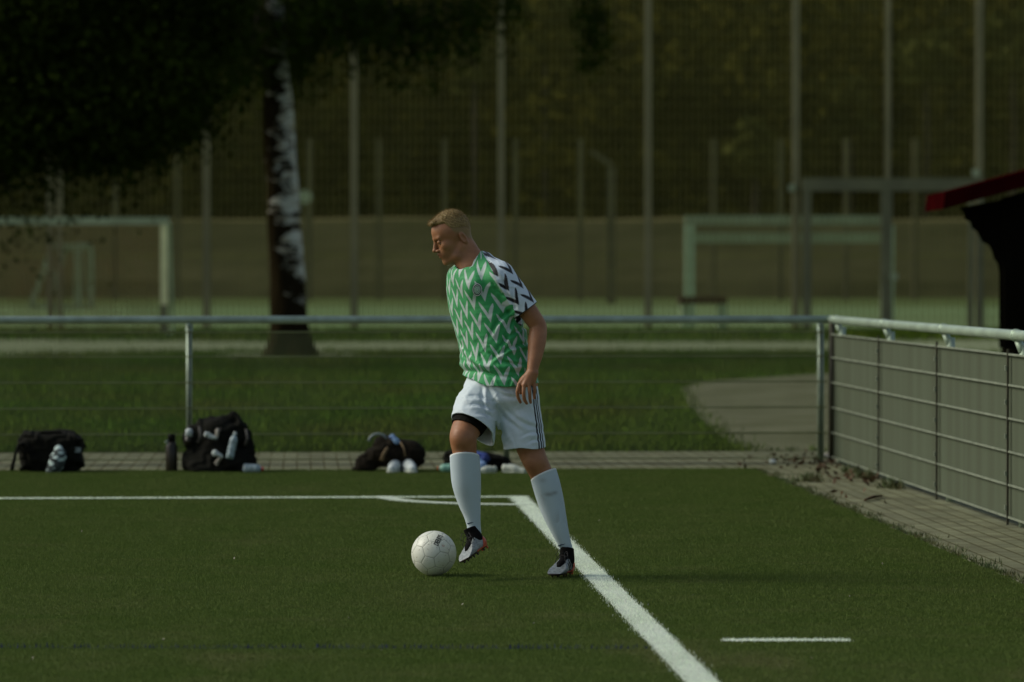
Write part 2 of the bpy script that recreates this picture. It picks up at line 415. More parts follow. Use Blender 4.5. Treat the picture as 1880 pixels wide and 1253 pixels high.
def low_fence_right():
    base = np.array((fence_x(20.0), 20.0, 0.))
    root = empty('panelled_fence', base, label='fence with grey boards behind wire grid under a round rail on the right', cat='fence')
    def at_(y, off=0., z=0.): return np.array((fence_x(y)+off, y, z))
    m = MB(); m.tube([at_(30.0, 0, 1.115), at_(11.0, 0, 1.115)], .030, 20); m.build('top_rail', M['galv_b'], root, True)
    ys = [30.0-.06, 27.5, 25.0, 22.5, 20.0, 17.5, 15.0]
    for i, y in enumerate(ys):
        m = MB(); p = at_(y-.22, .045)
        m.tube([p+(0,0,-.02), p+(0,0,1.06)], .028, 14); 
        q = at_(y-.22, 0, 1.115)
        m.tube([q+ut*.018, q-ut*.018], .0365, 20); m.tube([p+(0,0,1.0), q+(.012,0,-.03)], .024, 12)
        m.build('post', M['galv_b'], root, True)
    m = MB(); m.tube([at_(29.96, .0, -.02), at_(29.96, .0, 1.10)], .024, 12); m.build('post', M['dark_metal'], root, True)
    for a, b in zip(ys[:-1], ys[1:]):
        V = np.array([at_(a, .012, .035), at_(b, .012, .035), at_(b, .012, 1.0), at_(a, .012, 1.0), at_(a, .018, .035), at_(b, .018, .035), at_(b, .018, 1.0), at_(a, .018, 1.0)])
        m = MB(); m.add(V, [(0,1,2,3),(7,6,5,4),(0,4,5,1),(1,5,6,2),(2,6,7,3),(3,7,4,0)]); bd = m.build('board', M['board'], root)
        g = MB()
        for z in (.045, .235, .43, .625, .82, 1.0): g.bar(at_(a, -.004, z), at_(b, -.004, z), .010, .011)
        g.build('wire_grid', M['galv_w'], root)
        e = MB(); e.box(at_(b, -.008, .0)+(-.006,-.012,0), at_(b, -.008, 1.03)+(.006,.012,0)); e.build('edge_bar', M['dark_metal'], root)
        for z in (.1, .3, .52, .72, .92): c = at_(b, -.02, z); fl = MB(); fl.box(c-(.006,.012,.014), c+(.006,.012,.014)); fl.build('bolt', M['galv_w'], root)
    return root
M['galv_b'] = mat('galvanised_bright', (.46,.58,.44), (.35,.44,.34), 5, .38, metal=.3)
M['galv_w'] = mat('galvanised_wire', (.30,.34,.25), (.20,.23,.17), 8, .5, metal=.2)
M['dark_metal'] = mat('dark_metal', (.05,.045,.03), None, 8, .6)
M['board'] = mat('grey_board', (.092,.114,.073), (.070,.080,.050), 1.3, .85, spec=.15, stretch=(4, 4, .12), lo=.3, hi=.75)
low_fence_right()

# ---------------------------------------------------------------- tall ball-stop fence, gate
YT = 97.0
def tall_fence():
    base = np.array((0, YT, 0.)); root = empty('ball_stop_fence', base, label='very tall wire ball-stop fence with slim posts in front of the wood', cat='fence')
    H = 9.0
    px = [-435, -165, 92, 109, 379, 650, 920, 1190, 1461, 1630, 1798, 2066, 2336]
    xs = [W(p, 300, YT)[0] for p in px]
    for p, x in zip(px, xs):
        wd = {92: .15, 109: .13, 1630: .15}.get(p, .175); z0 = 3.78 if p == 1630 else 0
        m = MB(); m.box((x-wd/2, YT-.09, z0), (x+wd/2, YT+.09, H)); m.build('post', M['post_far'], root)
        if p in (1461, 1798):
            m = MB(); z = 3.55 if p == 1461 else 3.93; m.box((x-.19, YT-.2, z), (x-.02, YT-.092, z+.17)); m.build('lock_box', M['goal_white'], root)
    use = [x for p, x in zip(px, xs) if p not in (92, 1630)]
    for a, b in zip(use[:-1], use[1:]):
        m = MB(); nv = int(round((b-a)/.150))
        lo = .05
        for k in range(1, nv): x = a+(b-a)*k/nv; m.box((x-.017, YT-.007, lo), (x+.017, YT+.007, H))
        z = lo
        while z < H: m.box((a, YT+.008, z-.005), (b, YT+.018, z+.005)); z += .30
        m.build('mesh_panel', M['wire_far'], root)
    return root
tall_fence()
def gate_frame():
    root = empty('gate_frame', W(1550, 600, YT-.4)*(1,1,0), label='grey square-tube gateway frame in the tall fence right of the far bench', cat='gate')
    Yg = YT-.4; x0, x1 = W(1482, 300, Yg)[0], W(1800, 300, Yg)[0]; xm = W(1628, 300, Yg)[0]
    z = W(0, 340, Yg)[2]
    m = MB(); m.box((x0-.12, Yg-.1, z-.15), (x1+.1, Yg+.1, z+.17)); m.build('beam', M['gate'], root)
    for x, wd in ((x0, .20), (xm, .27), (W(1783, 300, Yg)[0], .12), (x1, .14)):
        m = MB(); m.box((x-wd/2, Yg-.09, 0), (x+wd/2, Yg+.09, z-.15)); m.build('post', M['gate'], root)
    m = MB(); c = W(1641, 508, Yg-.15); m.box(c-(.09, .05, .09), c+(.09, .05, .09)); m.build('latch', M['goal_white'], root)
gate_frame()

# ---------------------------------------------------------------- goals
def goal_left():
    Yg = 90.; root = empty('football_goal', G(302, 618), label='full-size goal at left with pale crossbar and right post tinted yellow as if sunlit, net sagging behind', cat='goal')
    xr = W(302, 500, Yg)[0]; zt = W(0, 406, Yg)[2]; xl = xr-7.32
    m = MB(); m.box((xl-.07, Yg-.075, zt-.085), (xr+.11, Yg+.075, zt+.085)); m.build('crossbar', M['goal_white'], root)
    m = MB(); m.box((xr-.085, Yg-.075, .75), (xr+.07, Yg+.075, zt-.087)); m.build('post', M['goal_sunlit'], root)
    m = MB(); m.box((xr-.083, Yg-.073, 0), (xr+.068, Yg+.073, .749)); m.build('post_foot', M['gate'], root)  # lower stretch of the same post, darker below the painted sunlight
    m = MB(); m.box((xl-.07, Yg-.075, 0), (xl+.07, Yg+.075, zt-.087)); m.build('post', M['goal_white'], root)
    for x in (xl, xr-.02):
        m = MB(); m.bar((x, Yg+.08, zt), (x+.05, Yg+1.0, zt-.1), .08); m.bar((x+.05, Yg+1.0, zt-.1), (x+.02, Yg+2.1, .05), .08); m.bar((x, Yg+.1, .05), (x, Yg+2.1, .05), .08)
        m.build('side_frame', M['goal_white2'], root)
    m = MB()   # net
    nx, nz = 60, 22
    def npnt(i, j):
        x = xl+(xr-xl)*i/nx; t = j/nz; z = zt*(1-t); y = Yg+.15+1.7*(t if t > .15 else t*.6+.06); z -= .25*math.sin(math.pi*i/nx)*math.sin(math.pi*min(1, t*1.5)) * (1-t); return (x, y, max(z, .02))
    for i in range(0, nx+1): m.tube([npnt(i, j) for j in range(0, nz+1, 2)], .008, 3, False)
    for j in range(0, nz+1): m.tube([npnt(i, j) for i in range(0, nx+1, 2)], .008, 3, False)
    m.build('net', mat('net_orange', (.16,.07,.018), (.12,.10,.03), 1.2, .8), root)
goal_left()
def goal_small():
    Yg = 150.; b = G(150, 570); root = empty('training_goal', W(150, 565, Yg)*(1,1,0), label='small pale training goal seen side-on through the left goal', cat='goal')
    def p(px, py, dy=0): q = W(px, py, Yg+dy); q[2] = max(q[2], .03); return q
    for a, c, wd in ((p(143, 452), p(143, 566), .24), (p(166, 452, 3), p(166, 566, 3), .24)): m = MB(); m.bar(a, c, wd); m.build('post', M['goal_far'], root)
    for a, c, wd in ((p(97, 452), p(55, 566), .2), (p(120, 458, 3), p(86, 566, 3), .2)): m = MB(); m.bar(a, c, wd); m.build('rear_strut', M['goal_far'], root)
    m = MB(); m.bar(p(97, 452), p(143, 450), .12); m.bar(p(120, 458, 3), p(166, 455, 3), .12); m.bar(p(143, 450), p(166, 452, 3), .16); m.bar(p(97, 452), p(120, 458, 3), .12); m.build('top_frame', M['goal_far'], root)
    for a, c in ((p(55, 564), p(143, 564)), (p(86, 564, 3), p(166, 564, 3))): m = MB(); m.bar(a, c, .14); m.build('ground_frame', M['goal_far'], root)
M['goal_far'] = mat('goal_far', (.30,.34,.25), (.24,.28,.20), 1, .6)
goal_small()
def goal_right():
    Yg = 104.; root = empty('football_goal', W(1265, 600, Yg)*(1,1,0), label='full-size goal at right with pale green-white frame partly behind the gateway', cat='goal')
    x0, x1 = W(1266, 500, Yg)[0], W(1266, 500, Yg)[0]+7.32; zt = W(0, 405, Yg)[2]; zb = W(0, 437, Yg+1.6)[2]
    x1 = W(1632, 500, Yg)[0]
    m = MB(); m.box((x0-.13, Yg-.1, zt-.13), (x1, Yg+.1, zt+.13)); m.build('crossbar', M['goal_white'], root)
    for x in (x0, x1): m = MB(); m.box((x-.13, Yg-.1, 0), (x+.13, Yg+.1, zt-.131)); m.build('post', M['goal_white2'], root)
    m = MB(); m.box((x0+.15, Yg+1.5, zb-.14), (x1, Yg+1.7, zb+.14)); m.build('rear_bar', M['goal_white'], root)
    for x in (x0, x1):
        m = MB(); m.bar((x, Yg+.1, zt-.05), (x, Yg+1.6, zb), .1); m.bar((x, Yg+1.6, zb), (x, Yg+2.0, .05), .09); m.build('side_strut', M['goal_white'], root)
goal_right()
def bench():
    Yb = 100.; root = empty('bench', W(1290, 600, Yb)*(1,1,0), label='small bench with dark brown top and pale legs below the right goal post', cat='bench')
    a, b = W(1246, 545, Yb), W(1334, 558, Yb)
    m = MB(); m.box((a[0], Yb-.25, b[2]), (b[0], Yb+.25, a[2])); m.build('seat', M['bench_wood'], root)
    for px in (1259, 1326):
        x = W(px, 600, Yb)[0]; m = MB(); m.box((x-.13, Yb-.2, 0), (x+.13, Yb+.2, b[2]-.002)); m.build('leg', M['goal_white2'], root)
bench()

# ---------------------------------------------------------------- far bank, fence, lamps
def bank():
    Yw = 230.; z1 = W(0, 404, Yw)[2]
    nx = 90; V = []; rows = [(0, 0), (.2, 1.0), (.5, 1.9), (.8, 2.9), (1.0, 3.8), (1.2, z1), (14, z1+.3)]
    for i in range(nx+1):
        x = -90+180*i/nx
        for dy, z in rows: V.append((x, Yw+dy+.1*math.sin(x*.4+z), z+(.06*math.sin(x*.31+z*2) if z > 0 else 0)))
    nr = len(rows); F = [(i*nr+j, (i+1)*nr+j, (i+1)*nr+j+1, i*nr+j+1) for i in range(nx) for j in range(nr-1)]
    tag(obj('retaining_wall', V, F, mat('earth_wall', (.155,.137,.078), (.120,.108,.060), .5, .95, spec=0, stretch=(.15, 1, 1.2), lo=.35, hi=.65), loc=(0, Yw, 0)), 'long brown weathered wall closing the far side of the second pitch', 'wall')
bank()
def far_fence():
    Yf = 212.; root = empty('far_fence', (0, Yf, 0), label='distant fence of faint slim posts in front of the brown wall', cat='fence')
    z1 = W(0, 255, Yf)[2]
    for px in (-30, 210, 325, 570, 695, 815, 945, 1065, 1310, 1432, 1555, 1680, 1930):
        x = W(px, 300, Yf)[0]; m = MB(); top = W(0, 335, Yf)[2] if px == 210 else z1
        m.box((x-.14, Yf-.12, 0), (x+.14, Yf+.12, top)); m.build('post', M['post_vfar'], root)
    for z in (2.5,): m = MB(); m.box((W(-30,300,Yf)[0]+.01, Yf-.05, z-.07), (W(1930,300,Yf)[0], Yf+.05, z+.04)); m.build('rail', M['wire_far'], root)
M['post_vfar'] = mat('post_very_far', (.125,.112,.062), None, 1, .8)
far_fence()
def lamp():
    Yl = 190.; root = empty('street_lamp', W(1122, 500, Yl)*(1,1,0), label='distant grey lamp post with a short bent arm to the left of its top', cat='lamp post')
    m = MB(); a = W(1122, 490, Yl); m.box((a[0]-.22, Yl-.15, 0), (a[0]+.22, Yl+.15, W(0, 308, Yl)[2])); m.build('pole', M['post_lamp'], root)
    m = MB(); m.bar(W(1084, 278, Yl), W(1124, 303, Yl), .3, .22); m.build('lamp_head', M['post_lamp'], root)
M['post_lamp'] = mat('post_lamp', (.11,.10,.06), None, 1, .8)
lamp()
def far_lamp2():
    Yl = 180.; root = empty('floodlight', W(560, 500, Yl)*(1,1,0), label='distant round pale floodlight on a thin pole right beside the birch trunk', cat='floodlight')
    c = W(560, 362, Yl); m = MB(); m.box((c[0]-.06, Yl+.1, 0), (c[0]+.06, Yl+.2, c[2])); m.build('pole', M['post_vfar'], root)
    m = MB(); m.tube([c-(0,.3,0), c+(0,.1,0)], [.32, .16], 16); m.build('lamp_head', M['goal_white'], root)
far_lamp2()

# ---------------------------------------------------------------- dugout at right
def shelter():
    Ys = 36.; root = empty('team_shelter', (W(1850, 600, Ys)[0], Ys, 0), label='black timber shelter with dark red sloping roof edge behind the fence at the right', cat='shelter')
    xw = W(1863, 500, Ys)[0]; zt = 2.35
    m = MB(); V = [(xw, Ys, 0), (xw+3.2, Ys, 0), (xw+3.2, Ys, 3.1), (xw, Ys, 2.2)]; V += [(a, b+.95, c) for a, b, c in V]
    m.add(V, [(0,1,2,3),(7,6,5,4),(0,4,5,1),(1,5,6,2),(2,6,7,3),(3,7,4,0)]); m.build('wall', M['black_wood'], root)
    e0, e1 = W(1724, 370, Ys), W(1880, 328, Ys); t = (e1-e0)/np.linalg.norm(e1-e0); far = e0+t*4.2
    th = .155; up = np.array((0, 0, th))
    m = MB(); V = []
    for y in (Ys-.35, Ys+1.2):
        for p, s in ((e0, -.5), (far, -.5), (far, .5), (e0, .5)): V.append((p[0]+(.015 if s > 0 else 0), y, p[2]+s*th))
    m.add(V, [(0,1,2,3),(7,6,5,4),(0,4,5,1),(1,5,6,2),(2,6,7,3),(3,7,4,0)]); m.build('roof', M['red_roof'], root)
    # scalloped bracket boards
    prof = [(1768, 381), (1776, 392), (1777, 402), (1788, 407), (1790, 418), (1799, 424), (1806, 436), (1809, 444), (1822, 450), (1828, 462), (1831, 474), (1838, 484), (1841, 500), (1841, 640), (1866, 640), (1905, 335), (1860, 352)]
    for y in (Ys-.08, Ys+.2):
        Vf = [W(px, py, Ys) for px, py in prof]; n_ = len(Vf)
        V = [(v[0], y, v[2]-(.055 if i >= n_-2 else 0)) for i, v in enumerate(Vf)]+[(v[0], y+.075, v[2]-(.055 if i >= n_-2 else 0)) for i, v in enumerate(Vf)]
        F = [tuple(range(n_)), tuple(range(2*n_-1, n_-1, -1))]+[(i, i+n_, (i+1) % n_+n_, (i+1) % n_) for i in range(n_)]
        m = MB(); m.add(V, F); m.build('bracket', M['black_wood'], root)
shelter()

# ---------------------------------------------------------------- trees
M['leaf_dark'] = leafmat('leaf_dark', (.016,.026,.004), (.030,.043,.006), .8)
M['leaf_birch'] = leafmat('leaf_birch', (.018,.034,.004), (.040,.064,.008), .8)
M['leaf_far'] = leafmat('leaf_far', (.036,.034,.005), (.064,.060,.010), .09)
M['leaf_far_light'] = leafmat('leaf_far_light', (.055,.062,.013), (.085,.088,.022), .2)
M['twig'] = mat('twig', (.03,.022,.014), None, 4, .9)
def bark_mat():
    m, nt, b = new_mat('birch_bark')
    tc = N(nt, 'ShaderNodeTexCoord'); pos = tc.outputs['Object']
    n1 = noise(nt, 3.4, 6, stretch=(.7, .7, 1.7), rough=.7); n2 = noise(nt, 5, 4, stretch=(1, 1, 4))
    sx = N(nt, 'ShaderNodeSeparateXYZ'); L(nt, pos, sx.inputs[0])
    low = ramp(nt, sx.outputs[2], 1.7, .3)
    side = math_(nt, 'MULTIPLY', attr(nt, 'side'), .12)  # more pale bark on the right: the trunk's lit side painted into its colour
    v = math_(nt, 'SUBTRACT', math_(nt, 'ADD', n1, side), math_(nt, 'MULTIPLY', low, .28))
    v = math_(nt, 'ADD', v, math_(nt, 'MULTIPLY', math_(nt, 'SUBTRACT', n2, .5), .35))
    f = ramp(nt, v, .52, .575)
    pale = mix(nt, ramp(nt, n2, .35, .65), (.78,.82,.76), (.34,.30,.22))
    L(nt, mix(nt, f, (.018,.014,.007), pale), b.inputs['Base Color']); b.inputs['Roughness'].default_value = .9; b.inputs['Specular IOR Level'].default_value = 0
    bn = N(nt, 'ShaderNodeBump'); bn.inputs['Distance'].default_value = .03; bn.inputs['Strength'].default_value = .8; L(nt, n1, bn.inputs['Height']); L(nt, bn.outputs[0], b.inputs['Normal'])
    return m
def trunk_mesh(keys, Yt, seed, flare=True):
    """keys: px, py, half width px -> bumpy tapered trunk"""
    ks = [(W(px, py, Yt), hw/FPX*Yt) for px, py, hw in keys]
    zs = np.linspace(ks[0][0][2], ks[-1][0][2], 90); kz = [k[0][2] for k in ks]
    xs = np.interp(zs, kz, [k[0][0] for k in ks]); rs = np.interp(zs, kz, [k[1] for k in ks])
    rg = np.random.default_rng(seed); ph = rg.uniform(0, 6, 8); V = []; side = []; n_ = 36
    for z, x, r in zip(zs, xs, rs):
        for k in range(n_):
            a = 2*math.pi*k/n_
            q = 1+.05*math.sin(3*a+ph[0]+z*.7)+.045*math.sin(2*z*2.1+ph[1]+a)+.035*math.sin(5*a+4*z+ph[2])+.02*math.sin(9*a+ph[3]-7*z)
            if flare and z < .5: q *= 1+.22*math.sin(5*a+ph[4])*(1-z/.5)
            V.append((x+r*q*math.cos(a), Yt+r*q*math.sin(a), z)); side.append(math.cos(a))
    F = [(i*n_+k, i*n_+(k+1) % n_, (i+1)*n_+(k+1) % n_, (i+1)*n_+k) for i in range(len(zs)-1) for k in range(n_)]
    return V, F, side
def birch():
    Yt = G(528, 655)[1]
    base = G(528, 655)
    root = empty('birch_tree', base, label='birch with peeling black and white trunk standing on the lawn behind the fence', cat='tree')
    keys = [(528, 658, 50), (530, 646, 43), (531, 625, 37), (530, 600, 35), (525, 500, 32), (520, 400, 30), (517, 330, 29), (514, 260, 28), (511, 190, 26), (506, 100, 23), (500, 0, 20), (500, -300, 16), (520, -700, 8)]
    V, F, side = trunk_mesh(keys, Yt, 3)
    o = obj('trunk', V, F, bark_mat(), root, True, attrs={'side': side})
    m = MB(); P = []
    rg = np.random.default_rng(11)
    def spray(tip, n, drop, spread):
        for _ in range(n):
            s = tip+rg.normal(0, spread, 3)*(1, 1, .4); l = drop*rg.uniform(.4, 1.1)
            k = int(26*l+6); t = rg.random(k)
            P.append(s+np.stack((rg.normal(0, .09, k), rg.normal(0, .09, k), -t*l), 1))
            m.tube([s+(0,0,.2), s-(0,0,l*.9)], [.006, .003], 3, False)
    tips = []
    for i in range(46):
        z0 = rg.uniform(4.6, 12); a = rg.uniform(0, 2*math.pi); r = rg.uniform(1.2, 5.2)*(1 if z0 < 10 else .6)
        st = np.array((np.interp(z0, [0, 6, 14], [base[0], base[0]-.2, base[0]])-.0, Yt, z0)); tip = st+np.array((math.cos(a)*r, math.sin(a)*r, rg.uniform(.3, 2)))
        tips.append((st, tip)); mid = (st+tip)/2+(0, 0, .35)
        m.tube([st, mid, tip], [.05, .03, .012], 6, False)
        for tt in (.35, .55, .75, .95):
            q = st*(1-tt)+tip*tt; spray(q+(0,0,.2), 12, 1.1, .35)
    # the low hanging sprays that cross the top of the view
    for px, py, n_, dr, sp in ((420,90,26,.7,.5),(462,165,12,.5,.3),(400,60,30,.8,.5),(350,30,30,.9,.6),(560,60,26,1.1,.45),(600,30,24,1.0,.4),(650,40,26,1.3,.4),(690,20,26,1.2,.4),(740,60,34,1.5,.4),(780,50,30,1.3,.35),(820,30,30,1.2,.35),(880,40,22,1.2,.3),(930,0,20,1.0,.3),(1085,20,16,1.6,.18),(1100,60,12,1.2,.16),(560,150,14,.8,.3)):
        q = W(px, py-40, Yt+rg.uniform(-1, .2)); spray(q, n_, dr, sp)
        m.tube([q+(0,0,.1), (q*2+np.array((base[0], Yt, 8.5)))/3+(0,0,.8), np.array((base[0]-.1, Yt, 8.2))], [.012, .03, .05], 5, False)
    m.build('limb', M['twig'], root)
    P = np.vstack(P); V, F, r = leaves(P, .085); obj('crown', V, F, M['leaf_birch'], root, attrs={'rnd': r})
birch()
def broad_tree(name, base, cz, rad, nclump, nleaf, size, mt, label, low=None, trunk_r=.3, lobes=None, group=None, seed=1):
    rg = np.random.default_rng(seed); root = empty(name, base, label=label, cat='tree', group=group)
    base = np.asarray(base, float); m = MB(); c0 = base+(0, 0, cz)
    m.tube([base-(0,0,.1), base+(.1,0,cz*.5), c0, c0+(0,0,rad[2]*.6)], [trunk_r*1.25, trunk_r, trunk_r*.7, trunk_r*.2], 12)
    C = []
    for i in range(nclump):
        d = rg.normal(size=3); d /= np.linalg.norm(d); c = c0+d*np.array(rad)*rg.uniform(.45, 1.0); C.append(c)
    for c in (lobes or []): C.append(np.array(c))
    P = []
    for ii, c in enumerate(C):
        m.tube([c0*.8+c*.2-(0,0,.3), (c0+c)/2+(0,0,.25), c], [trunk_r*.28, trunk_r*.16, trunk_r*.06], 5, False)
        sp = (.34 if ii >= nclump else min(rad)*.22)*rg.uniform(.7, 1.25); k = int(nleaf/len(C)); d = rg.normal(size=(k, 3))*(1, 1, .75); P.append(c+d*sp)
    m.build('trunk', M['twig'], root)
    P = np.vstack(P)
    if low is not None: P = P[P[:, 2] > low]
    V, F, r = leaves(P, size); obj('crown', V, F, mt, root, attrs={'rnd': r}); return root
# dark tree at left, its crown hanging low over the left goal
Yd = 62.
lob = []
rg = np.random.default_rng(5)
for px in range(-60, 400, 24):
    lowy = np.interp(px, [-60, 60, 100, 160, 230, 300, 350, 385, 400], [370, 360, 275, 345, 350, 330, 285, 140, 60])
    for py in np.arange(-60, lowy-62, 28): lob.append(W(px+rg.normal(0, 8), py+rg.normal(0, 8), Yd+rg.uniform(-1.6, 1.2)))
broad_tree('maple_tree', W(-150, 700, Yd)*(1, 1, 0), 6.2, (4.0, 3.2, 4.2), 70, 125000, .10, M['leaf_dark'], 'dark leafy tree whose low crown hangs over the left goal', lobes=lob, trunk_r=.32, seed=4)

# woodland behind the far wall: an undivided mass, plus the paler trees one can tell apart
rg = np.random.default_rng(21); P = []
for i in range(170):
    x = rg.uniform(-52, 52); y = rg.uniform(247, 285); h = rg.uniform(14, 26); cr = rg.uniform(2.2, 4.2)
    for k in range(int(h*1.3)):
        z = rg.uniform(3.5, h); c = np.array((x, y, z))+rg.normal(0, 1, 3)*(cr*.55, cr*.4, .6)
        P.append(c+rg.normal(0, 1, (14, 3))*(1.0, .8, .7))
P = np.vstack(P); V, F, r = leaves(np.vstack((P, P+rg.normal(0, .5, P.shape))), .70)
tag(obj('woodland', V, F, M['leaf_far'], attrs={'rnd': r}), 'dense dark brown-green wood filling the background above the wall', 'woodland', kind='stuff')
V = []; F = []
nx = 40
for i in range(nx+1):
    x = -160+320*i/nx
    for y, z in ((243, 4.4), (290, 6), (300, 30+3*math.sin(x*.1)), (340, 45)): V.append((x, y, z))
F = [(i*4+j, (i+1)*4+j, (i+1)*4+j+1, i*4+j+1) for i in range(nx) for j in range(3)]
tag(obj('hill', V, F, mat('hill_cover', (.030,.032,.013), (.05,.046,.02), .15, .95, spec=0)), kind='structure')
for i, (px, py, Yt, r_, lb) in enumerate(((1700, 110, 246, 1.9, 'pale olive tree glimpsed through the fence above the red roof'),
        (1860, 80, 244, 1.7, 'light green tree crown in the top right corner'), (1385, 285, 243, 1.6, 'pale green bushy tree above the right goal'),
        (870, 110, 250, 1.6, 'greyish olive tree high above the player'), (1000, 40, 252, 2.0, 'soft olive tree crown at the top right of the hanging birch sprays'),
        (1560, 200, 248, 1.6, 'mid green tree between the two tall posts over the gateway'))):
    q = W(px, py, Yt)
    broad_tree('background_tree', (q[0], Yt, 4.4), q[2]-4.4, (r_, r_*.8, r_*1.2), 16, 1500, .7, M['leaf_far_light'], lb, trunk_r=.18, group='paler trees in front of the wood', seed=30+i)

# ================================================================ modelling with distance fields
class Grid:
    def __init__(s, lo, hi, h, big=1.0):
        s.lo = np.array(lo, float); s.h = h
        s.n = np.ceil((np.array(hi)-s.lo)/h).astype(int)+1
        s.f = np.full(s.n, big, np.float32)
    def _win(s, lo, hi):
        a = np.clip(np.floor((np.array(lo)-s.lo)/s.h).astype(int), 0, s.n); b = np.clip(np.ceil((np.array(hi)-s.lo)/s.h).astype(int)+1, 0, s.n)
        ax = [s.lo[i]+s.h*np.arange(a[i], b[i]) for i in range(3)]
        X, Y, Z = (ax[0][:, None, None].astype(np.float32), ax[1][None, :, None].astype(np.float32), ax[2][None, None, :].astype(np.float32))
        return (slice(a[0], b[0]), slice(a[1], b[1]), slice(a[2], b[2])), X, Y, Z
    def put(s, lo, hi, fn, k=.01, op='add', mg=.03):
        sl, X, Y, Z = s._win(np.array(lo)-mg-k, np.array(hi)+mg+k); v = s.f[sl]
        if v.size == 0: return s
        d = fn(X, Y, Z)
        if op == 'add': a, b, sg = v, d, 1
        elif op == 'sub': a, b, sg = -v, d, -1
        else: a, b, sg = -v, -d, -1         # intersect (whole window only)
        k = max(k, 1e-5); h = np.clip(.5+.5*(b-a)/k, 0, 1); r = b*(1-h)+a*h-k*h*(1-h)
        s.f[sl] = sg*r; return s
    def cone(s, a, b, r1, r2, k=.015, op='add', sq=None):
        a, b = np.array(a, float), np.array(b, float); R = max(r1, r2); ab = b-a; l2 = max(ab.dot(ab), 1e-9)
        def fn(X, Y, Z):
            x, y, z = X-a[0], Y-a[1], Z-a[2]; t = np.clip((x*ab[0]+y*ab[1]+z*ab[2])/l2, 0, 1)
            return np.sqrt((x-t*ab[0])**2+(y-t*ab[1])**2+(z-t*ab[2])**2)-(r1+(r2-r1)*t)
        return s.put(np.minimum(a, b)-R, np.maximum(a, b)+R, fn, k, op)
    def chain(s, pts, k=.012, op='add'):
        Pt = np.array([np.append(np.array(p, float), r) for p, r in pts]); ext = np.vstack((2*Pt[0]-Pt[1], Pt, 2*Pt[-1]-Pt[-2])); out = [Pt[0]]
        for i in range(1, len(ext)-2):
            p0, p1, p2, p3 = ext[i-1:i+3]; nn = 5 if len(Pt) > 2 else 1
            for j in range(1, nn+1):
                t = j/nn; out.append(.5*(2*p1+(p2-p0)*t+(2*p0-5*p1+4*p2-p3)*t*t+(3*p1-p0-3*p2+p3)*t**3) if nn > 1 else p2)
        out = np.array(out); R = out[:, 3].max()
        def fn(X, Y, Z):
            best = None
            for q0, q1 in zip(out[:-1], out[1:]):
                a, ab = q0[:3], q1[:3]-q0[:3]; l2 = max(ab.dot(ab), 1e-9); x, y, z = X-a[0], Y-a[1], Z-a[2]; t = np.clip((x*ab[0]+y*ab[1]+z*ab[2])/l2, 0, 1)
                d = np.sqrt((x-t*ab[0])**2+(y-t*ab[1])**2+(z-t*ab[2])**2)-(q0[3]+(q1[3]-q0[3])*t)
                best = d if best is None else np.minimum(best, d)
            return best
        return s.put(out[:, :3].min(0)-R, out[:, :3].max(0)+R, fn, k, op)
    def ell(s, c, r, k=.015, op='add', R=None):
        """ellipsoid; R rows are its local axes"""
        c = np.array(c, float); r = np.array(r, float); R = np.eye(3) if R is None else np.array(R); m = r.max()
        def fn(X, Y, Z):
            x, y, z = X-c[0], Y-c[1], Z-c[2]
            q = [(x*R[i][0]+y*R[i][1]+z*R[i][2])/r[i] for i in range(3)]
            n = np.sqrt(q[0]**2+q[1]**2+q[2]**2); g = np.sqrt((q[0]/r[0])**2+(q[1]/r[1])**2+(q[2]/r[2])**2)+1e-6
            return n*(n-1)/g
        return s.put(c-m, c+m, fn, k, op)
    def half(s, p, nrm, op='cut', k=.001):
        """keep the side the normal points away from"""
        p = np.array(p, float); nrm = np.array(nrm, float); nrm /= np.linalg.norm(nrm)
        hi = s.lo+s.h*(s.n-1)
        return s.put(s.lo, hi, lambda X, Y, Z: (X-p[0])*nrm[0]+(Y-p[1])*nrm[1]+(Z-p[2])*nrm[2], k, 'int', 0)
    def disp(s, fn):
        sl, X, Y, Z = s._win(s.lo, s.lo+s.h*(s.n-1)); s.f[sl] += fn(X, Y, Z); return s
    def mesh(s):
        return surface_nets(s.f, s.lo, s.h)
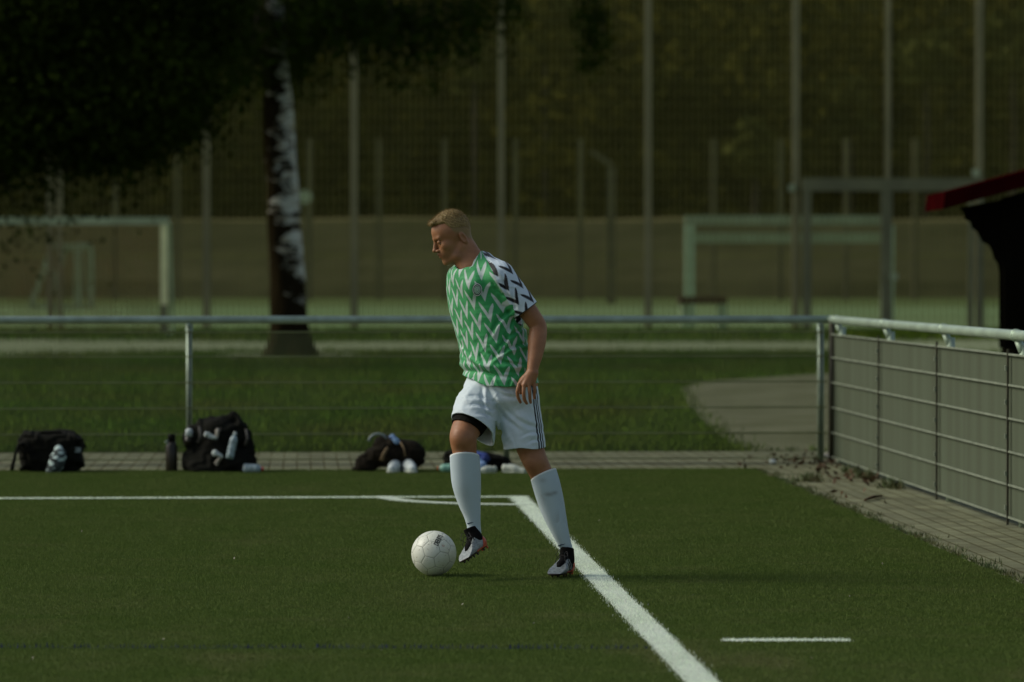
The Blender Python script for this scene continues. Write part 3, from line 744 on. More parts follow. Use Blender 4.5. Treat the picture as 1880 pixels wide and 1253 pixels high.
def surface_nets(f, lo, h):
    f = f.copy(); f[0], f[-1] = 1, 1; f[:, 0], f[:, -1] = 1, 1; f[:, :, 0], f[:, :, -1] = 1, 1
    ins = f < 0
    c = np.zeros(np.array(f.shape)-1, np.int8)
    for i in (0, 1):
        for j in (0, 1):
            for k in (0, 1): c += ins[i:f.shape[0]-1+i, j:f.shape[1]-1+j, k:f.shape[2]-1+k]
    idx = np.argwhere((c > 0) & (c < 8)); vid = np.full(c.shape, -1, np.int64); vid[tuple(idx.T)] = np.arange(len(idx))
    acc = np.zeros((len(idx), 3)); cnt = np.zeros(len(idx))
    cr = [(i, j, k) for i in (0, 1) for j in (0, 1) for k in (0, 1)]
    val = {q: f[idx[:, 0]+q[0], idx[:, 1]+q[1], idx[:, 2]+q[2]] for q in cr}
    for q in cr:
        for ax in range(3):
            if q[ax] == 0:
                p = list(q); p[ax] = 1; a, b = val[q], val[tuple(p)]; m = (a < 0) != (b < 0)
                t = np.where(m, a/(np.where(m, a-b, 1)), 0); pt = np.tile(np.array(q, float), (len(idx), 1)); pt[:, ax] = t
                acc += pt*m[:, None]; cnt += m
    V = lo+h*(idx+acc/cnt[:, None])
    Fs = []
    for ax in range(3):
        o1, o2 = [(1, 2), (2, 0), (0, 1)][ax]
        a = ins[tuple(slice(0, -1) if i == ax else slice(None) for i in range(3))]; b = ins[tuple(slice(1, None) if i == ax else slice(None) for i in range(3))]
        for fl in (False, True):
            e = np.argwhere((a & ~b) if not fl else (~a & b)); e = e[(e[:, o1] > 0) & (e[:, o2] > 0)]
            e = e[(e[:, o1] < c.shape[o1]) & (e[:, o2] < c.shape[o2])]
            def v(d1, d2):
                q = e.copy(); q[:, o1] -= d1; q[:, o2] -= d2; return vid[tuple(q.T)]
            quad = np.stack((v(1, 1), v(0, 1), v(0, 0), v(1, 0)), 1)
            if fl: quad = quad[:, ::-1]
            Fs.append(quad)
    F = np.vstack(Fs); F = F[(F >= 0).all(1)]
    return V, F
def bvh_of(V, F): return BVHTree.FromPolygons([tuple(v) for v in V], [tuple(int(i) for i in f) for f in F])

# ================================================================ the player
Y0 = 18.66
def Q(px, py, dy=0.): return W(px, py, Y0+dy)
FW = np.array((-.77, -.64, 0)); LF = np.array((.64, -.77, 0))       # where the chest faces, and his left
PX = 1/377.
person = empty('person', G(1000, 1062), label='young man with cropped blond hair in green and white patterned jersey dribbling a white ball', cat='person')

# ---- joints
NB = Q(872, 492, 0); HIPR, HIPL = Q(895, 702, .06), Q(952, 702, -.05)
KNR, ANR = Q(851, 806, -.19), Q(871, 975, -.16)
KNL, ANL = Q(985, 852, -.07), Q(1039, 1012, -.05)
SHL, ELL, WRL = Q(926, 512, -.15), Q(987, 596, -.14), Q(977, 684, -.22)
SHR, ELR, WRR = Q(842, 508, .13), Q(872, 590, .24), Q(893, 668, .17)

# ---- head frame
hp, hy = math.radians(20), math.radians(15)
hf = np.array((-math.cos(hp)*math.cos(hy), -math.cos(hp)*math.sin(hy), -math.sin(hp)))
hl = np.cross((0, 0, 1), hf); hl /= np.linalg.norm(hl); hu = np.cross(hf, hl)
HCN = Q(830, 432, .0)
def H(f, l, u): return HCN+hf*f*1.02+hl*l+hu*u
HR = [hf, hl, hu]

def build_body():
    g = Grid(Q(780, 1060, -.42)-(0,0,.05), Q(1075, 375, .40), .0034)
    # skull and face
    g.ell(H(-.006, 0, .022), (.094, .077, .090), .01, R=HR)
    g.ell(H(.038, 0, .030), (.052, .060, .055), .02, R=HR)
    g.ell(H(.032, 0, -.050), (.056, .057, .068), .02, R=HR)
    for s in (-1, 1):
        g.cone(H(-.015, .056*s, -.062), H(.020, .048*s, -.100), .016, .016, .022)
        g.cone(H(.020, .048*s, -.100), H(.066, .012*s, -.112), .017, .016, .022)
        g.ell(H(.050, .044*s, -.032), (.026, .018, .022), .02, R=HR)
        g.cone(H(.084, .012*s, .010), H(.074, .042*s, .012), .0095, .009, .012)
    g.ell(H(.060, 0, -.072), (.033, .034, .030), .02, R=HR)
    g.ell(H(.068, 0, -.113), (.016, .020, .016), .014, R=HR)
    for s in (-1, 1): g.ell(H(.0915, .031*s, -.008), (.013, .017, .010), .010, 'sub', R=HR)
    g.cone(H(.088, 0, -.002), H(.104, 0, -.040), .0075, .0105, .010)
    g.ell(H(.107, 0, -.043), (.0095, .010, .008), .006, R=HR)
    for s in (-1, 1): g.ell(H(.094, .013*s, -.048), (.011, .008, .0075), .005, R=HR)
    for s in (-1, 1):
        g.cone(H(.0935, 0, -.0665), H(.079, .022*s, -.072), .0062, .004, .004)
        g.cone(H(.0885, 0, -.0805), H(.077, .020*s, -.076), .0070, .004, .004)
    g.cone(H(.0965, -.018, -.0735), H(.0965, .018, -.0735), .0028, .0028, .003, 'sub')
    # ears
    for s in (-1, 1):
        ax = np.array(HR).copy(); er = [hf*.94-hu*.18, hl*s*.96-hf*.25, hu]
        g.ell(H(-.030, .076*s, -.024), (.017, .0075, .030), .006, R=er)
        g.ell(H(-.027, .0835*s, -.026), (.010, .0065, .019), .004, 'sub', R=er)
        g.ell(H(-.021, .078*s, -.030), (.005, .004, .007), .003, R=er)
    # neck
    g.cone(H(-.028, 0, -.045), Q(869, 484, .0), .058, .062, .022)
    g.cone(H(.0, .0, -.085), Q(860, 492, -.02), .042, .052, .025)
    for s in (-1, 1): g.cone(H(-.035, .05*s, -.06), NB+FW*.05+LF*.015*s-(0,0,.03), .014, .012, .012)
    # trunk (under the clothes)
    g.cone(Q(882, 505, 0), Q(893, 560, 0), .085, .11, .05); g.cone(Q(893, 560, 0), Q(912, 640, 0), .115, .11, .05)
    g.cone(Q(912, 640, 0), Q(922, 700, 0), .105, .12, .05)
    g.cone(Q(880, 492, 0), SHL+(0,0,-.01), .055, .048, .03); g.cone(Q(872, 492, 0), SHR+(0,0,-.01), .055, .048, .03)
    g.cone(HIPR, HIPL, .095, .095, .04)
    # legs
    g.chain([(HIPR, .095), (HIPR*.45+KNR*.55, .082), (Q(852, 796, -.185), .067), (Q(851, 812, -.19), .064), (Q(853, 832, -.18), .058), (Q(855, 880, -.165), .058), (Q(861, 925, -.16), .045), (Q(869, 962, -.16), .028), (ANR, .028)], .02)
    g.ell(Q(849, 806, -.235), (.040, .03, .045), .03)
    g.chain([(Q(944, 705, -.04), .090), (Q(960, 778, -.06), .078), (Q(976.5, 832, -.07), .064), (Q(988, 858, -.07), .058), (Q(998, 880, -.06), .056), (Q(1010, 920, -.05), .056), (Q(1022, 962, -.05), .040), (Q(1037, 1000, -.04), .026), (Q(1042, 1018, -.03), .024)], .02)
    g.ell(Q(981, 850, -.11), (.036, .03, .042), .03)
    # arms
    g.chain([(SHL, .052), (SHL*.5+ELL*.5+(0,0,.0), .050), (Q(981, 588, -.14), .043), (Q(988, 602, -.14), .042), (Q(986, 625, -.165), .044), (Q(983, 650, -.19), .037), (Q(978.5, 674, -.213), .0285), (WRL, .027)], .018)
    g.chain([(SHR, .050), (SHR*.5+ELR*.5, .046), (ELR, .040), (ELR*.6+WRR*.4, .040), (WRR, .027), (WRR+(.0,-.02,-.09), .03)], .018)
    # left hand: back of the hand towards the camera, five fingers hanging
    yb = -.235
    kn = [Q(953.5, 706, yb-.00), Q(962, 708, yb-.014), Q(971, 707, yb-.012), Q(979.5, 703, yb+.002)]
    wr = [Q(970, 686, yb+.006), Q(974, 686, yb), Q(978, 686, yb), Q(983, 686, yb+.006)]
    for a, b in zip(wr, kn): g.cone(a, b, .0130, .0110, .012)
    g.ell(Q(969, 698, yb+.008), (.032, .013, .030), .012)
    tips = [((950, 718, -.010), (951, 729, -.002), (955.5, 739, .010)), ((961.5, 722, -.022), (963, 734, -.012), (967, 741, .000)),
            ((972.5, 721, -.020), (973, 732, -.012), (974.2, 739.5, .000)), ((981.5, 714, -.004), (981.5, 723, .002), (980.8, 732, .010))]
    rad = [(.0098, .0088, .0082, .0070), (.0100, .0090, .0084, .0070), (.0098, .0088, .0080, .0068), (.0088, .0078, .0072, .0062)]
    for b, tp, rd in zip(kn, tips, rad):
        pts = [b]+[Q(x, y, yb+d) for x, y, d in tp]; g.chain([(p, r) for p, r in zip(pts, rd)], .003)
    g.chain([(Q(966, 690, yb+.02), .0125), (Q(957, 699, yb+.032), .0115), (Q(954, 711, yb+.040), .0098), (Q(956, 722, yb+.042), .0075)], .006)
    # right hand, mostly hidden: palm and fingers
    p0 = WRR+(.0,-.02,-.09)
    for i in range(4):
        q = p0+np.array((-.024+.016*i, 0, -.03)); g.chain([(q, .0095), (q+(-.01, -.012, -.035), .0088), (q+(-.012, .0, -.062), .0075)], .003)
    g.chain([(p0+(-.02, -.01, .02), .011), (p0+(-.042, -.015, -.02), .009), (p0+(-.045, -.01, -.05), .0075)], .004)
    V, F = g.mesh()
    # attributes: cropped scalp, lips, flush
    q = V-HCN; f, l, u = q@hf/1.02, q@hl, q@hu
    top = .045-.0*f; hairline = np.interp(f, [-.12, -.08, -.05, -.02, .002, .014, .026, .06, .09], [-.075, -.065, -.035, -.012, .005, .028, .066, .074, .078])
    scalp = np.clip((u-hairline)/.022, 0, 1)*(np.abs(f) < .2)*(V[:, 2] > HCN[2]-.13)
    scalp[(np.abs(l) > .0775) & (u < .005)] = 0
    lips = np.exp(-((f-.089)/.012)**2-((u+.0735)/.0075)**2-(l/.020)**2)
    brow = 0*f
    warm = np.clip((1.05-V[:, 2])/.5, 0, 1)
    o = obj('body', V, F, skin_mat(), person, True, attrs={'scalp': scalp, 'lips': lips, 'beard': np.clip(np.exp(-((u+.085)/.03)**2)*np.clip((f+.02)/.05, 0, 1), 0, 1)})
    return V, F
def skin_mat():
    m, nt, b = new_mat('skin')
    n1 = ramp(nt, noise(nt, 22, 5), .35, .7); c = mix(nt, n1, (.36,.165,.075), (.29,.125,.055))
    c = mix(nt, math_(nt, 'MULTIPLY', attr(nt, 'beard'), .35), c, (.21,.12,.06))
    c = mix(nt, math_(nt, 'MULTIPLY', attr(nt, 'lips'), .6), c, (.27,.075,.05))
    n2 = noise(nt, 160, 2); c = mix(nt, math_(nt, 'MULTIPLY', attr(nt, 'scalp'), .90), c, mix(nt, n2, (.27,.19,.075), (.17,.115,.042)))
    L(nt, c, b.inputs['Base Color']); b.inputs['Roughness'].default_value = .50; b.inputs['Specular IOR Level'].default_value = .4
    b.inputs['Subsurface Weight'].default_value = .08; b.inputs['Subsurface Radius'].default_value = (1, .35, .2); b.inputs['Subsurface Scale'].default_value = .01
    bn = N(nt, 'ShaderNodeBump'); bn.inputs['Strength'].default_value = .25; bn.inputs['Distance'].default_value = .003
    L(nt, noise(nt, 260, 3), bn.inputs['Height']); L(nt, bn.outputs[0], b.inputs['Normal'])
    return m
BV, BF = build_body()

def eyes_brows():
    for s in (-1, 1):
        c = H(.0745, .031*s, -.0085); m = MB(); V = []; n1, n2 = 12, 20
        for i in range(n1+1):
            for j in range(n2):
                a, b = math.pi*i/n1, 2*math.pi*j/n2; V.append(c+(hf*math.cos(a)+hl*math.sin(a)*math.cos(b)+hu*math.sin(a)*math.sin(b))*.0112)
        F = [(i*n2+j, i*n2+(j+1) % n2, (i+1)*n2+(j+1) % n2, (i+1)*n2+j) for i in range(n1) for j in range(n2)]
        V = np.array(V); d = ((V-c)@(hf*.8-hu*.6))/.0112
        eye = obj('eye', V, F, eye_mat(), person, True, attrs={'iris': np.clip((d-.80)/.06, 0, 1)})
        lid = Grid(c-.02, c+.02, .0016); lid.ell(c, (.0131,)*3, .001); lid.half(c-hu*.0050-hf*.0, -hu*.93-hf*.36) 
        VV, FF = lid.mesh(); obj('eyelid', VV, FF, bpy.data.materials['skin'], person, True)
        m = MB(); rg = np.random.default_rng(3)
        for i in range(150):
            t = rg.random(); p = H(.091-.022*t**1.6, (.012+.036*t)*s, .0105+.006*math.sin(t*2.4)+rg.normal(0, .0022)); p = p+hf*.0030
            d = hl*s*.8+hu*rg.normal(.1, .25)-hf*.35; m.tube([p, p+d*.008], [.0007, .0002], 3, False)
        m.build('eyebrow', M['brow'], person)
def eye_mat():
    m, nt, b = new_mat('eye'); L(nt, mix(nt, attr(nt, 'iris'), (.45,.42,.38), (.03,.035,.04)), b.inputs['Base Color']); b.inputs['Roughness'].default_value = .15; return m
M['brow'] = mat('brow_hair', (.10,.062,.03), None, 30, .7)
eyes_brows()

def hair():
    g = Grid(H(0,0,.05)-.16, H(0,0,.05)+.16, .0026)
    g.ell(H(-.006, 0, .030), (.0955, .0775, .094), .01, R=HR)
    g.ell(H(.035, 0, .055), (.058, .058, .047), .02, R=HR)
    g.cone(H(.075, -.022, .086), H(.075, .026, .086), .012, .012, .02)
    rg = np.random.default_rng(9)
    g.disp(lambda X, Y, Z: .0011*np.sin(X*420+3*np.sin(Z*160))*np.sin(Y*390)+.0010*np.sin(Z*520+X*150))
    # keep the cap above a slanting hairline
    def cut(X, Y, Z):
        x, y, z = X-HCN[0], Y-HCN[1], Z-HCN[2]; f = (x*hf[0]+y*hf[1]+z*hf[2])/1.02; u = x*hu[0]+y*hu[1]+z*hu[2]; l = x*hl[0]+y*hl[1]+z*hl[2]
        hln = np.interp(f, [-.12, -.08, -.04, 0, .018, .03, .06, .075, .11], [.000, .000, .016, .030, .048, .072, .076, .076, .076])
        return hln-u+.003*np.sin(l*300+f*200)
    hi = g.lo+g.h*(g.n-1); g.put(g.lo, hi, cut, .014, 'int', 0)
    V, F = g.mesh(); q = V-HCN
    m, nt, b = new_mat('hair'); n1 = noise(nt, 150, 3, stretch=(1, 1, .5)); c = mix(nt, ramp(nt, n1, .35, .65), (.33,.235,.08), (.19,.125,.04))
    L(nt, c, b.inputs['Base Color']); b.inputs['Roughness'].default_value = .6
    ho = obj('hair', V, F, m, person, True)
    # short strands
    k = rg.choice(len(V), 9000); P0 = V[k]; q = P0-HCN; nrm = q/np.linalg.norm(q, axis=1)[:, None]
    fr = np.clip((q@hf)/.09, -1, 1)
    d = nrm*.55+hf*(.55)*(np.abs(fr)[:, None]*0+1)*.7+rg.normal(0, .22, P0.shape); d /= np.linalg.norm(d, axis=1)[:, None]
    ln = np.where(q@hu > .075, .012, .007)*rg.uniform(.6, 1.2, len(P0)); sd_ = np.cross(d, nrm); sd_ /= np.linalg.norm(sd_, axis=1)[:, None]+1e-6
    VV = np.stack((P0-sd_*.0006-nrm*.001, P0+sd_*.0006-nrm*.001, P0+d*ln[:, None]), 1).reshape(-1, 3)
    obj('strands', VV, np.arange(len(VV)).reshape(-1, 3), m, ho)
hair()

# ---- cloth
def folds(seed, amp, sc, ang, sharp=2.0, axes=None):
    rg = np.random.default_rng(seed); ph = rg.uniform(0, 6.28, 12)
    def fn(X, Y, Z):
        u = X*math.cos(ang)+Z*math.sin(ang); v = -X*math.sin(ang)+Z*math.cos(ang)
        w_ = v+.018*np.sin(u*sc*.55+ph[0]+Y*9)+.012*np.sin(u*sc*1.1+ph[1]+v*8)
        a = np.sin(w_*sc+ph[2]+Y*sc*.25)+.6*np.sin(w_*sc*1.73+ph[3]+u*sc*.3)
        m_ = .5+.5*np.sin(u*sc*.33+ph[4]+v*sc*.2)
        return -amp*(np.clip(a, -1.2, 1.6))*(.35+.65*m_)
    return fn
def creases(lines, ymax=.05):
    """soft grooves with a raised lip along lines drawn across the front of the cloth: x0, z0, x1, z1 in photo pixels, width m, depth m"""
    Ls = []
    for x0, y0_, x1, y1_, wd, dp in lines:
        a, b = Q(x0, y0_), Q(x1, y1_); Ls.append((a[0], a[2], b[0], b[2], wd, dp))
    def fn(X, Y, Z):
        out = 0
        fr = np.clip((Y0+ymax-Y)/.05, 0, 1)
        for ax, az, bx, bz, wd, dp in Ls:
            dx, dz = bx-ax, bz-az; l2 = dx*dx+dz*dz; l = math.sqrt(l2); t = ((X-ax)*dx+(Z-az)*dz)/l2; tc = np.clip(t, 0, 1)
            sag = .10*l*np.sin(np.pi*tc)
            e = ((X-ax)*(-dz)+(Z-az)*dx)/l+sag; over = np.maximum(np.abs(t-.5)-.5, 0)*l
            w = np.exp(-(over/(wd*2))**2)*np.sin(np.pi*np.clip(tc*.8+.15, 0, 1))
            out = out+dp*w*(np.exp(-(e/wd)**2)-.8*np.exp(-((e-1.7*wd)/(wd*1.2))**2))
        return out*fr
    return fn
def loft_fn(keys, p=2.2):
    """keys: py, left px, right px, dy -> closed tube about a leaning axis; cross-section is an ellipse across the shoulders"""
    K = []
    for py, a, b, dy, ratio in keys:
        c = Q((a+b)/2, py, dy); half = (b-a)/2*PX; ra = half/math.sqrt(.64**2+(ratio*.77)**2); K.append((c[2], c[0], c[1], ra, ra*ratio))
    K = np.array(K)[::-1]
    zt = np.linspace(K[0, 0]-.3, K[-1, 0]+.3, 600); ker = np.hanning(41); ker /= ker.sum()
    T = [np.convolve(np.pad(np.interp(zt, K[:, 0], K[:, i]), 20, mode='edge'), ker, 'valid') for i in range(1, 5)]
    def val(Z): return [np.interp(Z, zt, t) for t in T]
    def fn(X, Y, Z):
        cx, cy, ra, rb = [v.astype(np.float32) for v in val(Z)]
        a = (X-cx)*LF[0]+(Y-cy)*LF[1]; b = (X-cx)*FW[0]+(Y-cy)*FW[1]
        n = (np.abs(a/ra)**p+np.abs(b/rb)**p+1e-9)**(1/p); return (n-1)*np.minimum(ra, rb)*.95
    return fn, val
JK = [(470, 858, 905, .0, .9), (482, 838, 920, 0, .85), (495, 824, 930, 0, .78), (515, 820, 936, 0, .74), (535, 821, 941, 0, .72), (560, 824, 948, 0, .72), (590, 831, 958, 0, .72), (620, 840, 966, 0, .74), (645, 846, 972, 0, .76), (665, 847.5, 977, 0, .78),
      (678, 850, 980, 0, .78), (686, 853, 983, 0, .77), (696, 848, 986, 0, .78), (712, 850, 991, 0, .79)]
def build_jersey():
    g = Grid(Q(800, 725, -.42), Q(1010, 440, .42), .0034)
    fn, val = loft_fn(JK)
    ztop = Q(0, 492, 0)[2]
    def top(X, Y, Z): return np.maximum(fn(X, Y, Z), Z-ztop)
    g.put(Q(800, 725, -.4), Q(1010, 485, .4), top, .02)
    # shoulders and yoke
    g.cone(Q(880, 492, .0), Q(914, 506, -.11), .078, .074, .03); g.cone(Q(872, 494, .0), Q(850, 506, .10), .070, .062, .03)
    g.cone(Q(868, 490, -.0), Q(884, 492, .01), .066, .072, .03)
    g.cone(Q(850, 508, -.05), Q(875, 525, -.12), .045, .06, .04)
    # sleeves
    g.cone(Q(918, 511, -.14), Q(968, 573, -.145), .075, .066, .022)
    g.cone(Q(846, 510, .12), Q(862, 556, .185), .062, .062, .022)
    z0 = Q(0, 680, 0)[2]
    # creases
    f1 = folds(2, .0030, 70, -.45); f2 = folds(5, .0022, 120, .9); f3 = folds(8, .0028, 95, -.25)
    cj = creases([(943, 566, 900, 618, .010, .008), (948, 582, 925, 650, .010, .008), (965, 600, 905, 655, .009, .007), (968, 630, 890, 672, .009, .008), (860, 664, 955, 690, .008, .009), (900, 648, 968, 668, .008, .007),
                  (905, 520, 938, 548, .009, .007), (823, 560, 850, 640, .009, .005), (840, 640, 900, 678, .008, .006), (892, 470, 930, 520, .009, .005), (925, 505, 945, 560, .008, .007), (945, 520, 950, 575, .008, .006), (868, 690, 880, 708, .007, .005), (905, 694, 915, 712, .007, .005), (940, 694, 935, 712, .007, .005)])
    def dd(X, Y, Z):
        wz = np.exp(-((Z-(z0+.06))/.10)**2); ws = np.exp(-(((X-SHL[0]-.06)/.09)**2+((Z-SHL[2]+.08)/.12)**2))
        blouse = -.008*np.exp(-((Z-(z0+.028+.10*(X-Q(850,0)[0])*-.4))/.016)**2)+.007*np.exp(-((Z-(z0-.002-.04*(X-Q(850,0)[0])))/.010)**2)
        return f1(X, Y, Z)*(.25+.6*wz)+f3(X, Y, Z)*wz*.6+f2(X, Y, Z)*(.2+.5*ws)+blouse+cj(X, Y, Z)
    g.disp(dd)
    # opening for neck, sleeve ends, hem, then hollow it
    inner = g.f+.007
    nd = Q(846, 446, -.02)-Q(872, 492, -.0); nd /= np.linalg.norm(nd)
    g.cone(Q(871, 496, -.008)-nd*.005, Q(871, 496, -.008)+nd*.2, .058, .074, .003, 'sub')
    g.ell(Q(853, 487, -.055), (.040, .05, .036), .012, 'sub')
    hz = Q(0, 708, 0)[2]
    def hem(X, Y, Z):
        return (hz+.050*np.clip((Q(900, 0)[0]-X)/.13, 0, 1)**1.3+.012*np.clip((X-Q(965,0)[0])/.05, 0, 1)+.002*np.sin(X*60))-Z
    hi = g.lo+g.h*(g.n-1)
    g.put(g.lo, hi, hem, .001, 'int', 0)
    for (a, b, lim) in ((SHL, ELL, Q(967, 569, -.145)), (SHR, ELR, Q(862, 556, .185))):
        d = (b-a)/np.linalg.norm(b-a); dz = d.copy()
        def cut(X, Y, Z, a=a, lim=lim, d=d):
            e = (X-lim[0])*d[0]+(Y-lim[1])*d[1]+(Z-lim[2])*d[2]; r = np.sqrt(np.maximum(0, (X-lim[0])**2+(Y-lim[1])**2+(Z-lim[2])**2))
            return np.where(r < .13, e, -1.)
        # sleeve mouth: only near the arm
        def cut2(X, Y, Z, lim=lim, d=d, a=a):
            x, y, z = X-a[0], Y-a[1], Z-a[2]; t = x*d[0]+y*d[1]+z*d[2]; r = np.sqrt(np.maximum(0, x*x+y*y+z*z-t*t)); tl = float((lim-a)@d)
            return np.where(r < .10, t-tl, -1.)
        own = fn
        g.put(lim-.16, lim+.16, lambda X, Y, Z, c=cut2: np.minimum(c(X, Y, Z), own(X, Y, Z)+.0), .001, 'int', 0)
    g.f = np.maximum(g.f, -inner)
    V, F = g.mesh()
    cx, cy, ra, rb = val(V[:, 2]); a = (V[:, 0]-cx)*LF[0]+(V[:, 1]-cy)*LF[1]; b = (V[:, 0]-cx)*FW[0]+(V[:, 1]-cy)*FW[1]
    th = np.arctan2(a, b); u = th*.172; 
    lean = 0
    v = (V[:, 2]-Q(0, 700)[2])
    # sleeve coordinates
    d = (ELL-SHL)/np.linalg.norm(ELL-SHL); q = V-SHL; t = q@d; rad_ = q-np.outer(t, d)
    e1 = np.cross(d, (0, 1, 0)); e1 /= np.linalg.norm(e1); e2 = np.cross(d, e1)
    su = (rad_@e1)*1.12+.35*(V[:, 1]-SHL[1]); sv = -t-.25*(V[:, 1]-SHL[1])
    # raglan seams: a plane from the collar to the armpit on each side
    A, B, C = Q(886, 464, -.05), Q(903, 497, -.2), Q(938, 556, -.2)
    pa, pb = Q(886, 462), Q(905, 500); pc = Q(936, 560)
    X, Z = V[:, 0], V[:, 2]
    xs_ = np.interp(Z, [pc[2]-.02, pc[2], pb[2], pa[2], pa[2]+.06], [pc[0]+.02, pc[0], pb[0], pa[0], pa[0]-.02])
    front = V[:, 1] < .02+Y0
    slv = np.where(front, X-xs_, X-(xs_+.02))
    dr = (ELR-SHR)/np.linalg.norm(ELR-SHR); q2 = V-SHR; t2 = q2@dr; r2 = np.linalg.norm(q2-np.outer(t2, dr), axis=1)
    slr = np.where(V[:, 1] > Y0+.09, .085-r2, -1)*np.where(V[:, 2] > Q(0, 570)[2], 1, -1)
    low = V[:, 2] < pc[2]-.0
    arm_d = np.linalg.norm(rad_, axis=1)
    slv = np.where(low & ~((arm_d < .075) & (t > .12) & (X > pc[0]+.015)), -.05, slv)
    seam = np.maximum(slv, np.where(np.abs(slr) < .5, slr, -.05))
    cuff = np.clip(1-np.abs(t-float((Q(967, 569, -.145)-SHL)@d))/.008, 0, 1)*(arm_d < .09)*(slv > 0)
    o = obj('jersey', V, F, jersey_mat(), person, True, attrs={'pu': u, 'pv': v+.10*u, 'su': su, 'sv': sv, 'sleeve': seam, 'cuff': cuff})
    return o, V, F
def chevron(nt, u, v, Wd, Hh, per, thick, jag, soft=.0015, gap=.0):
    """rows of V marks, neighbouring columns offset by half a step, with a finely stepped edge"""
    uj = u
    cell = math_(nt, 'DIVIDE', uj, Wd); ci = math_(nt, 'FLOOR', cell); fr = math_(nt, 'SUBTRACT', cell, ci)
    a = math_(nt, 'ABSOLUTE', math_(nt, 'SUBTRACT', math_(nt, 'MULTIPLY', fr, 2), 1))
    jg = math_(nt, 'PINGPONG', v, .0016); a = math_(nt, 'ADD', math_(nt, 'MULTIPLY', a, .97), math_(nt, 'MULTIPLY', math_(nt, 'SUBTRACT', jg, .0008), jag/.0016))
    par = math_(nt, 'FLOORED_MODULO', ci, 2.0) if False else math_(nt, 'MULTIPLY', math_(nt, 'FRACT', math_(nt, 'MULTIPLY', ci, .5)), 2)
    vv = math_(nt, 'ADD', v, math_(nt, 'MULTIPLY', par, per/2)); vm = math_(nt, 'SUBTRACT', vv, math_(nt, 'MULTIPLY', math_(nt, 'FLOOR', math_(nt, 'DIVIDE', vv, per)), per))
    a2 = math_(nt, 'MULTIPLY', a, Hh)
    lo = math_(nt, 'SUBTRACT', vm, a2); hi = math_(nt, 'SUBTRACT', math_(nt, 'ADD', math_(nt, 'MULTIPLY', thick, math_(nt, 'SUBTRACT', 1, math_(nt, 'MULTIPLY', math_(nt, 'MULTIPLY', a, a), .72))), a2), vm)
    e = math_(nt, 'MINIMUM', lo, hi)
    e = math_(nt, 'MINIMUM', e, math_(nt, 'MULTIPLY', math_(nt, 'SUBTRACT', 1-gap, a), .03))
    return ramp(nt, e, -soft, soft)
def jersey_mat():
    m, nt, b = new_mat('jersey_cloth')
    g = chevron(nt, attr(nt, 'pu'), attr(nt, 'pv'), .067, .086, .101, .043, .10)
    n1 = noise(nt, 30, 2)
    green = mix(nt, n1, (.030,.30,.085), (.045,.36,.12)); body = mix(nt, g, green, (.50,.60,.56))
    s1 = chevron(nt, attr(nt, 'su'), attr(nt, 'sv'), .082, .070, .084, .034, .16)
    sleeve = mix(nt, s1, (.62,.73,.80), (.008,.008,.010))
    sm = ramp(nt, attr(nt, 'sleeve'), -.001, .001)
    c = mix(nt, sm, body, sleeve); c = mix(nt, math_(nt, 'GREATER_THAN', attr(nt, 'cuff'), .5), c, (.012,.012,.012))
    L(nt, c, b.inputs['Base Color']); b.inputs['Roughness'].default_value = .62; b.inputs['Specular IOR Level'].default_value = .3; b.inputs['Sheen Weight'].default_value = .15
    bn = N(nt, 'ShaderNodeBump'); bn.inputs['Strength'].default_value = .35; bn.inputs['Distance'].default_value = .006
    L(nt, noise(nt, 26, 3, stretch=(1, 1, 1.8)), bn.inputs['Height']); L(nt, bn.outputs[0], b.inputs['Normal'])
    return m
jersey, JV, JF = build_jersey(); JB = bvh_of(JV, JF)

def snap(bvh, p, off=.001, d=(0, 1, 0)):
    h = bvh.ray_cast(Vector(p)-Vector(d)*.6, Vector(d)); 
    if h[0] is None: return None
    n = h[1] if h[1].dot(Vector(d)) < 0 else -h[1]
    return np.array(h[0]+n*off)
def crest():
    c = Q(877, 532); V = []; R_ = []; A_ = []; n1, n2 = 16, 40
    for i in range(n1+1):
        for j in range(n2):
            r = i/n1; a = 2*math.pi*j/n2; p = c+np.array((r*.0235*math.cos(a), 0, r*.0315*math.sin(a))); q = snap(JB, p, .0015)
            V.append(q if q is not None else p); R_.append(r); A_.append(math.cos(a)*r)
    F = [(i*n2+j, i*n2+(j+1) % n2, (i+1)*n2+(j+1) % n2, (i+1)*n2+j) for i in range(n1) for j in range(n2)]
    m, nt, b = new_mat('crest_cloth'); r = attr(nt, 'rad')
    cr = N(nt, 'ShaderNodeValToRGB'); cr.color_ramp.interpolation = 'CONSTANT'; L(nt, r, cr.inputs[0])
    el = cr.color_ramp.elements; el[0].position = 0; el[0].color = (.45,.6,.5,1); el[1].position = .22; el[1].color = (.03,.22,.08,1)
    for p, cc in ((.34, (.7,.8,.74,1)), (.44, (.03,.2,.08,1)), (.58, (.75,.85,.8,1)), (.65, (.012,.03,.02,1)), (.84, (.85,.9,.88,1)), (.94, (.01,.03,.02,1))): e = el.new(p); e.color = cc
    n1_ = noise(nt, 330, 1); L(nt, mix(nt, math_(nt, 'MULTIPLY', ramp(nt, n1_, .5, .6), .12), cr.outputs[0], (.35,.48,.42)), b.inputs['Base Color']); b.inputs['Roughness'].default_value = .6
    obj('crest', V, F, m, jersey, True, attrs={'rad': R_})
crest()

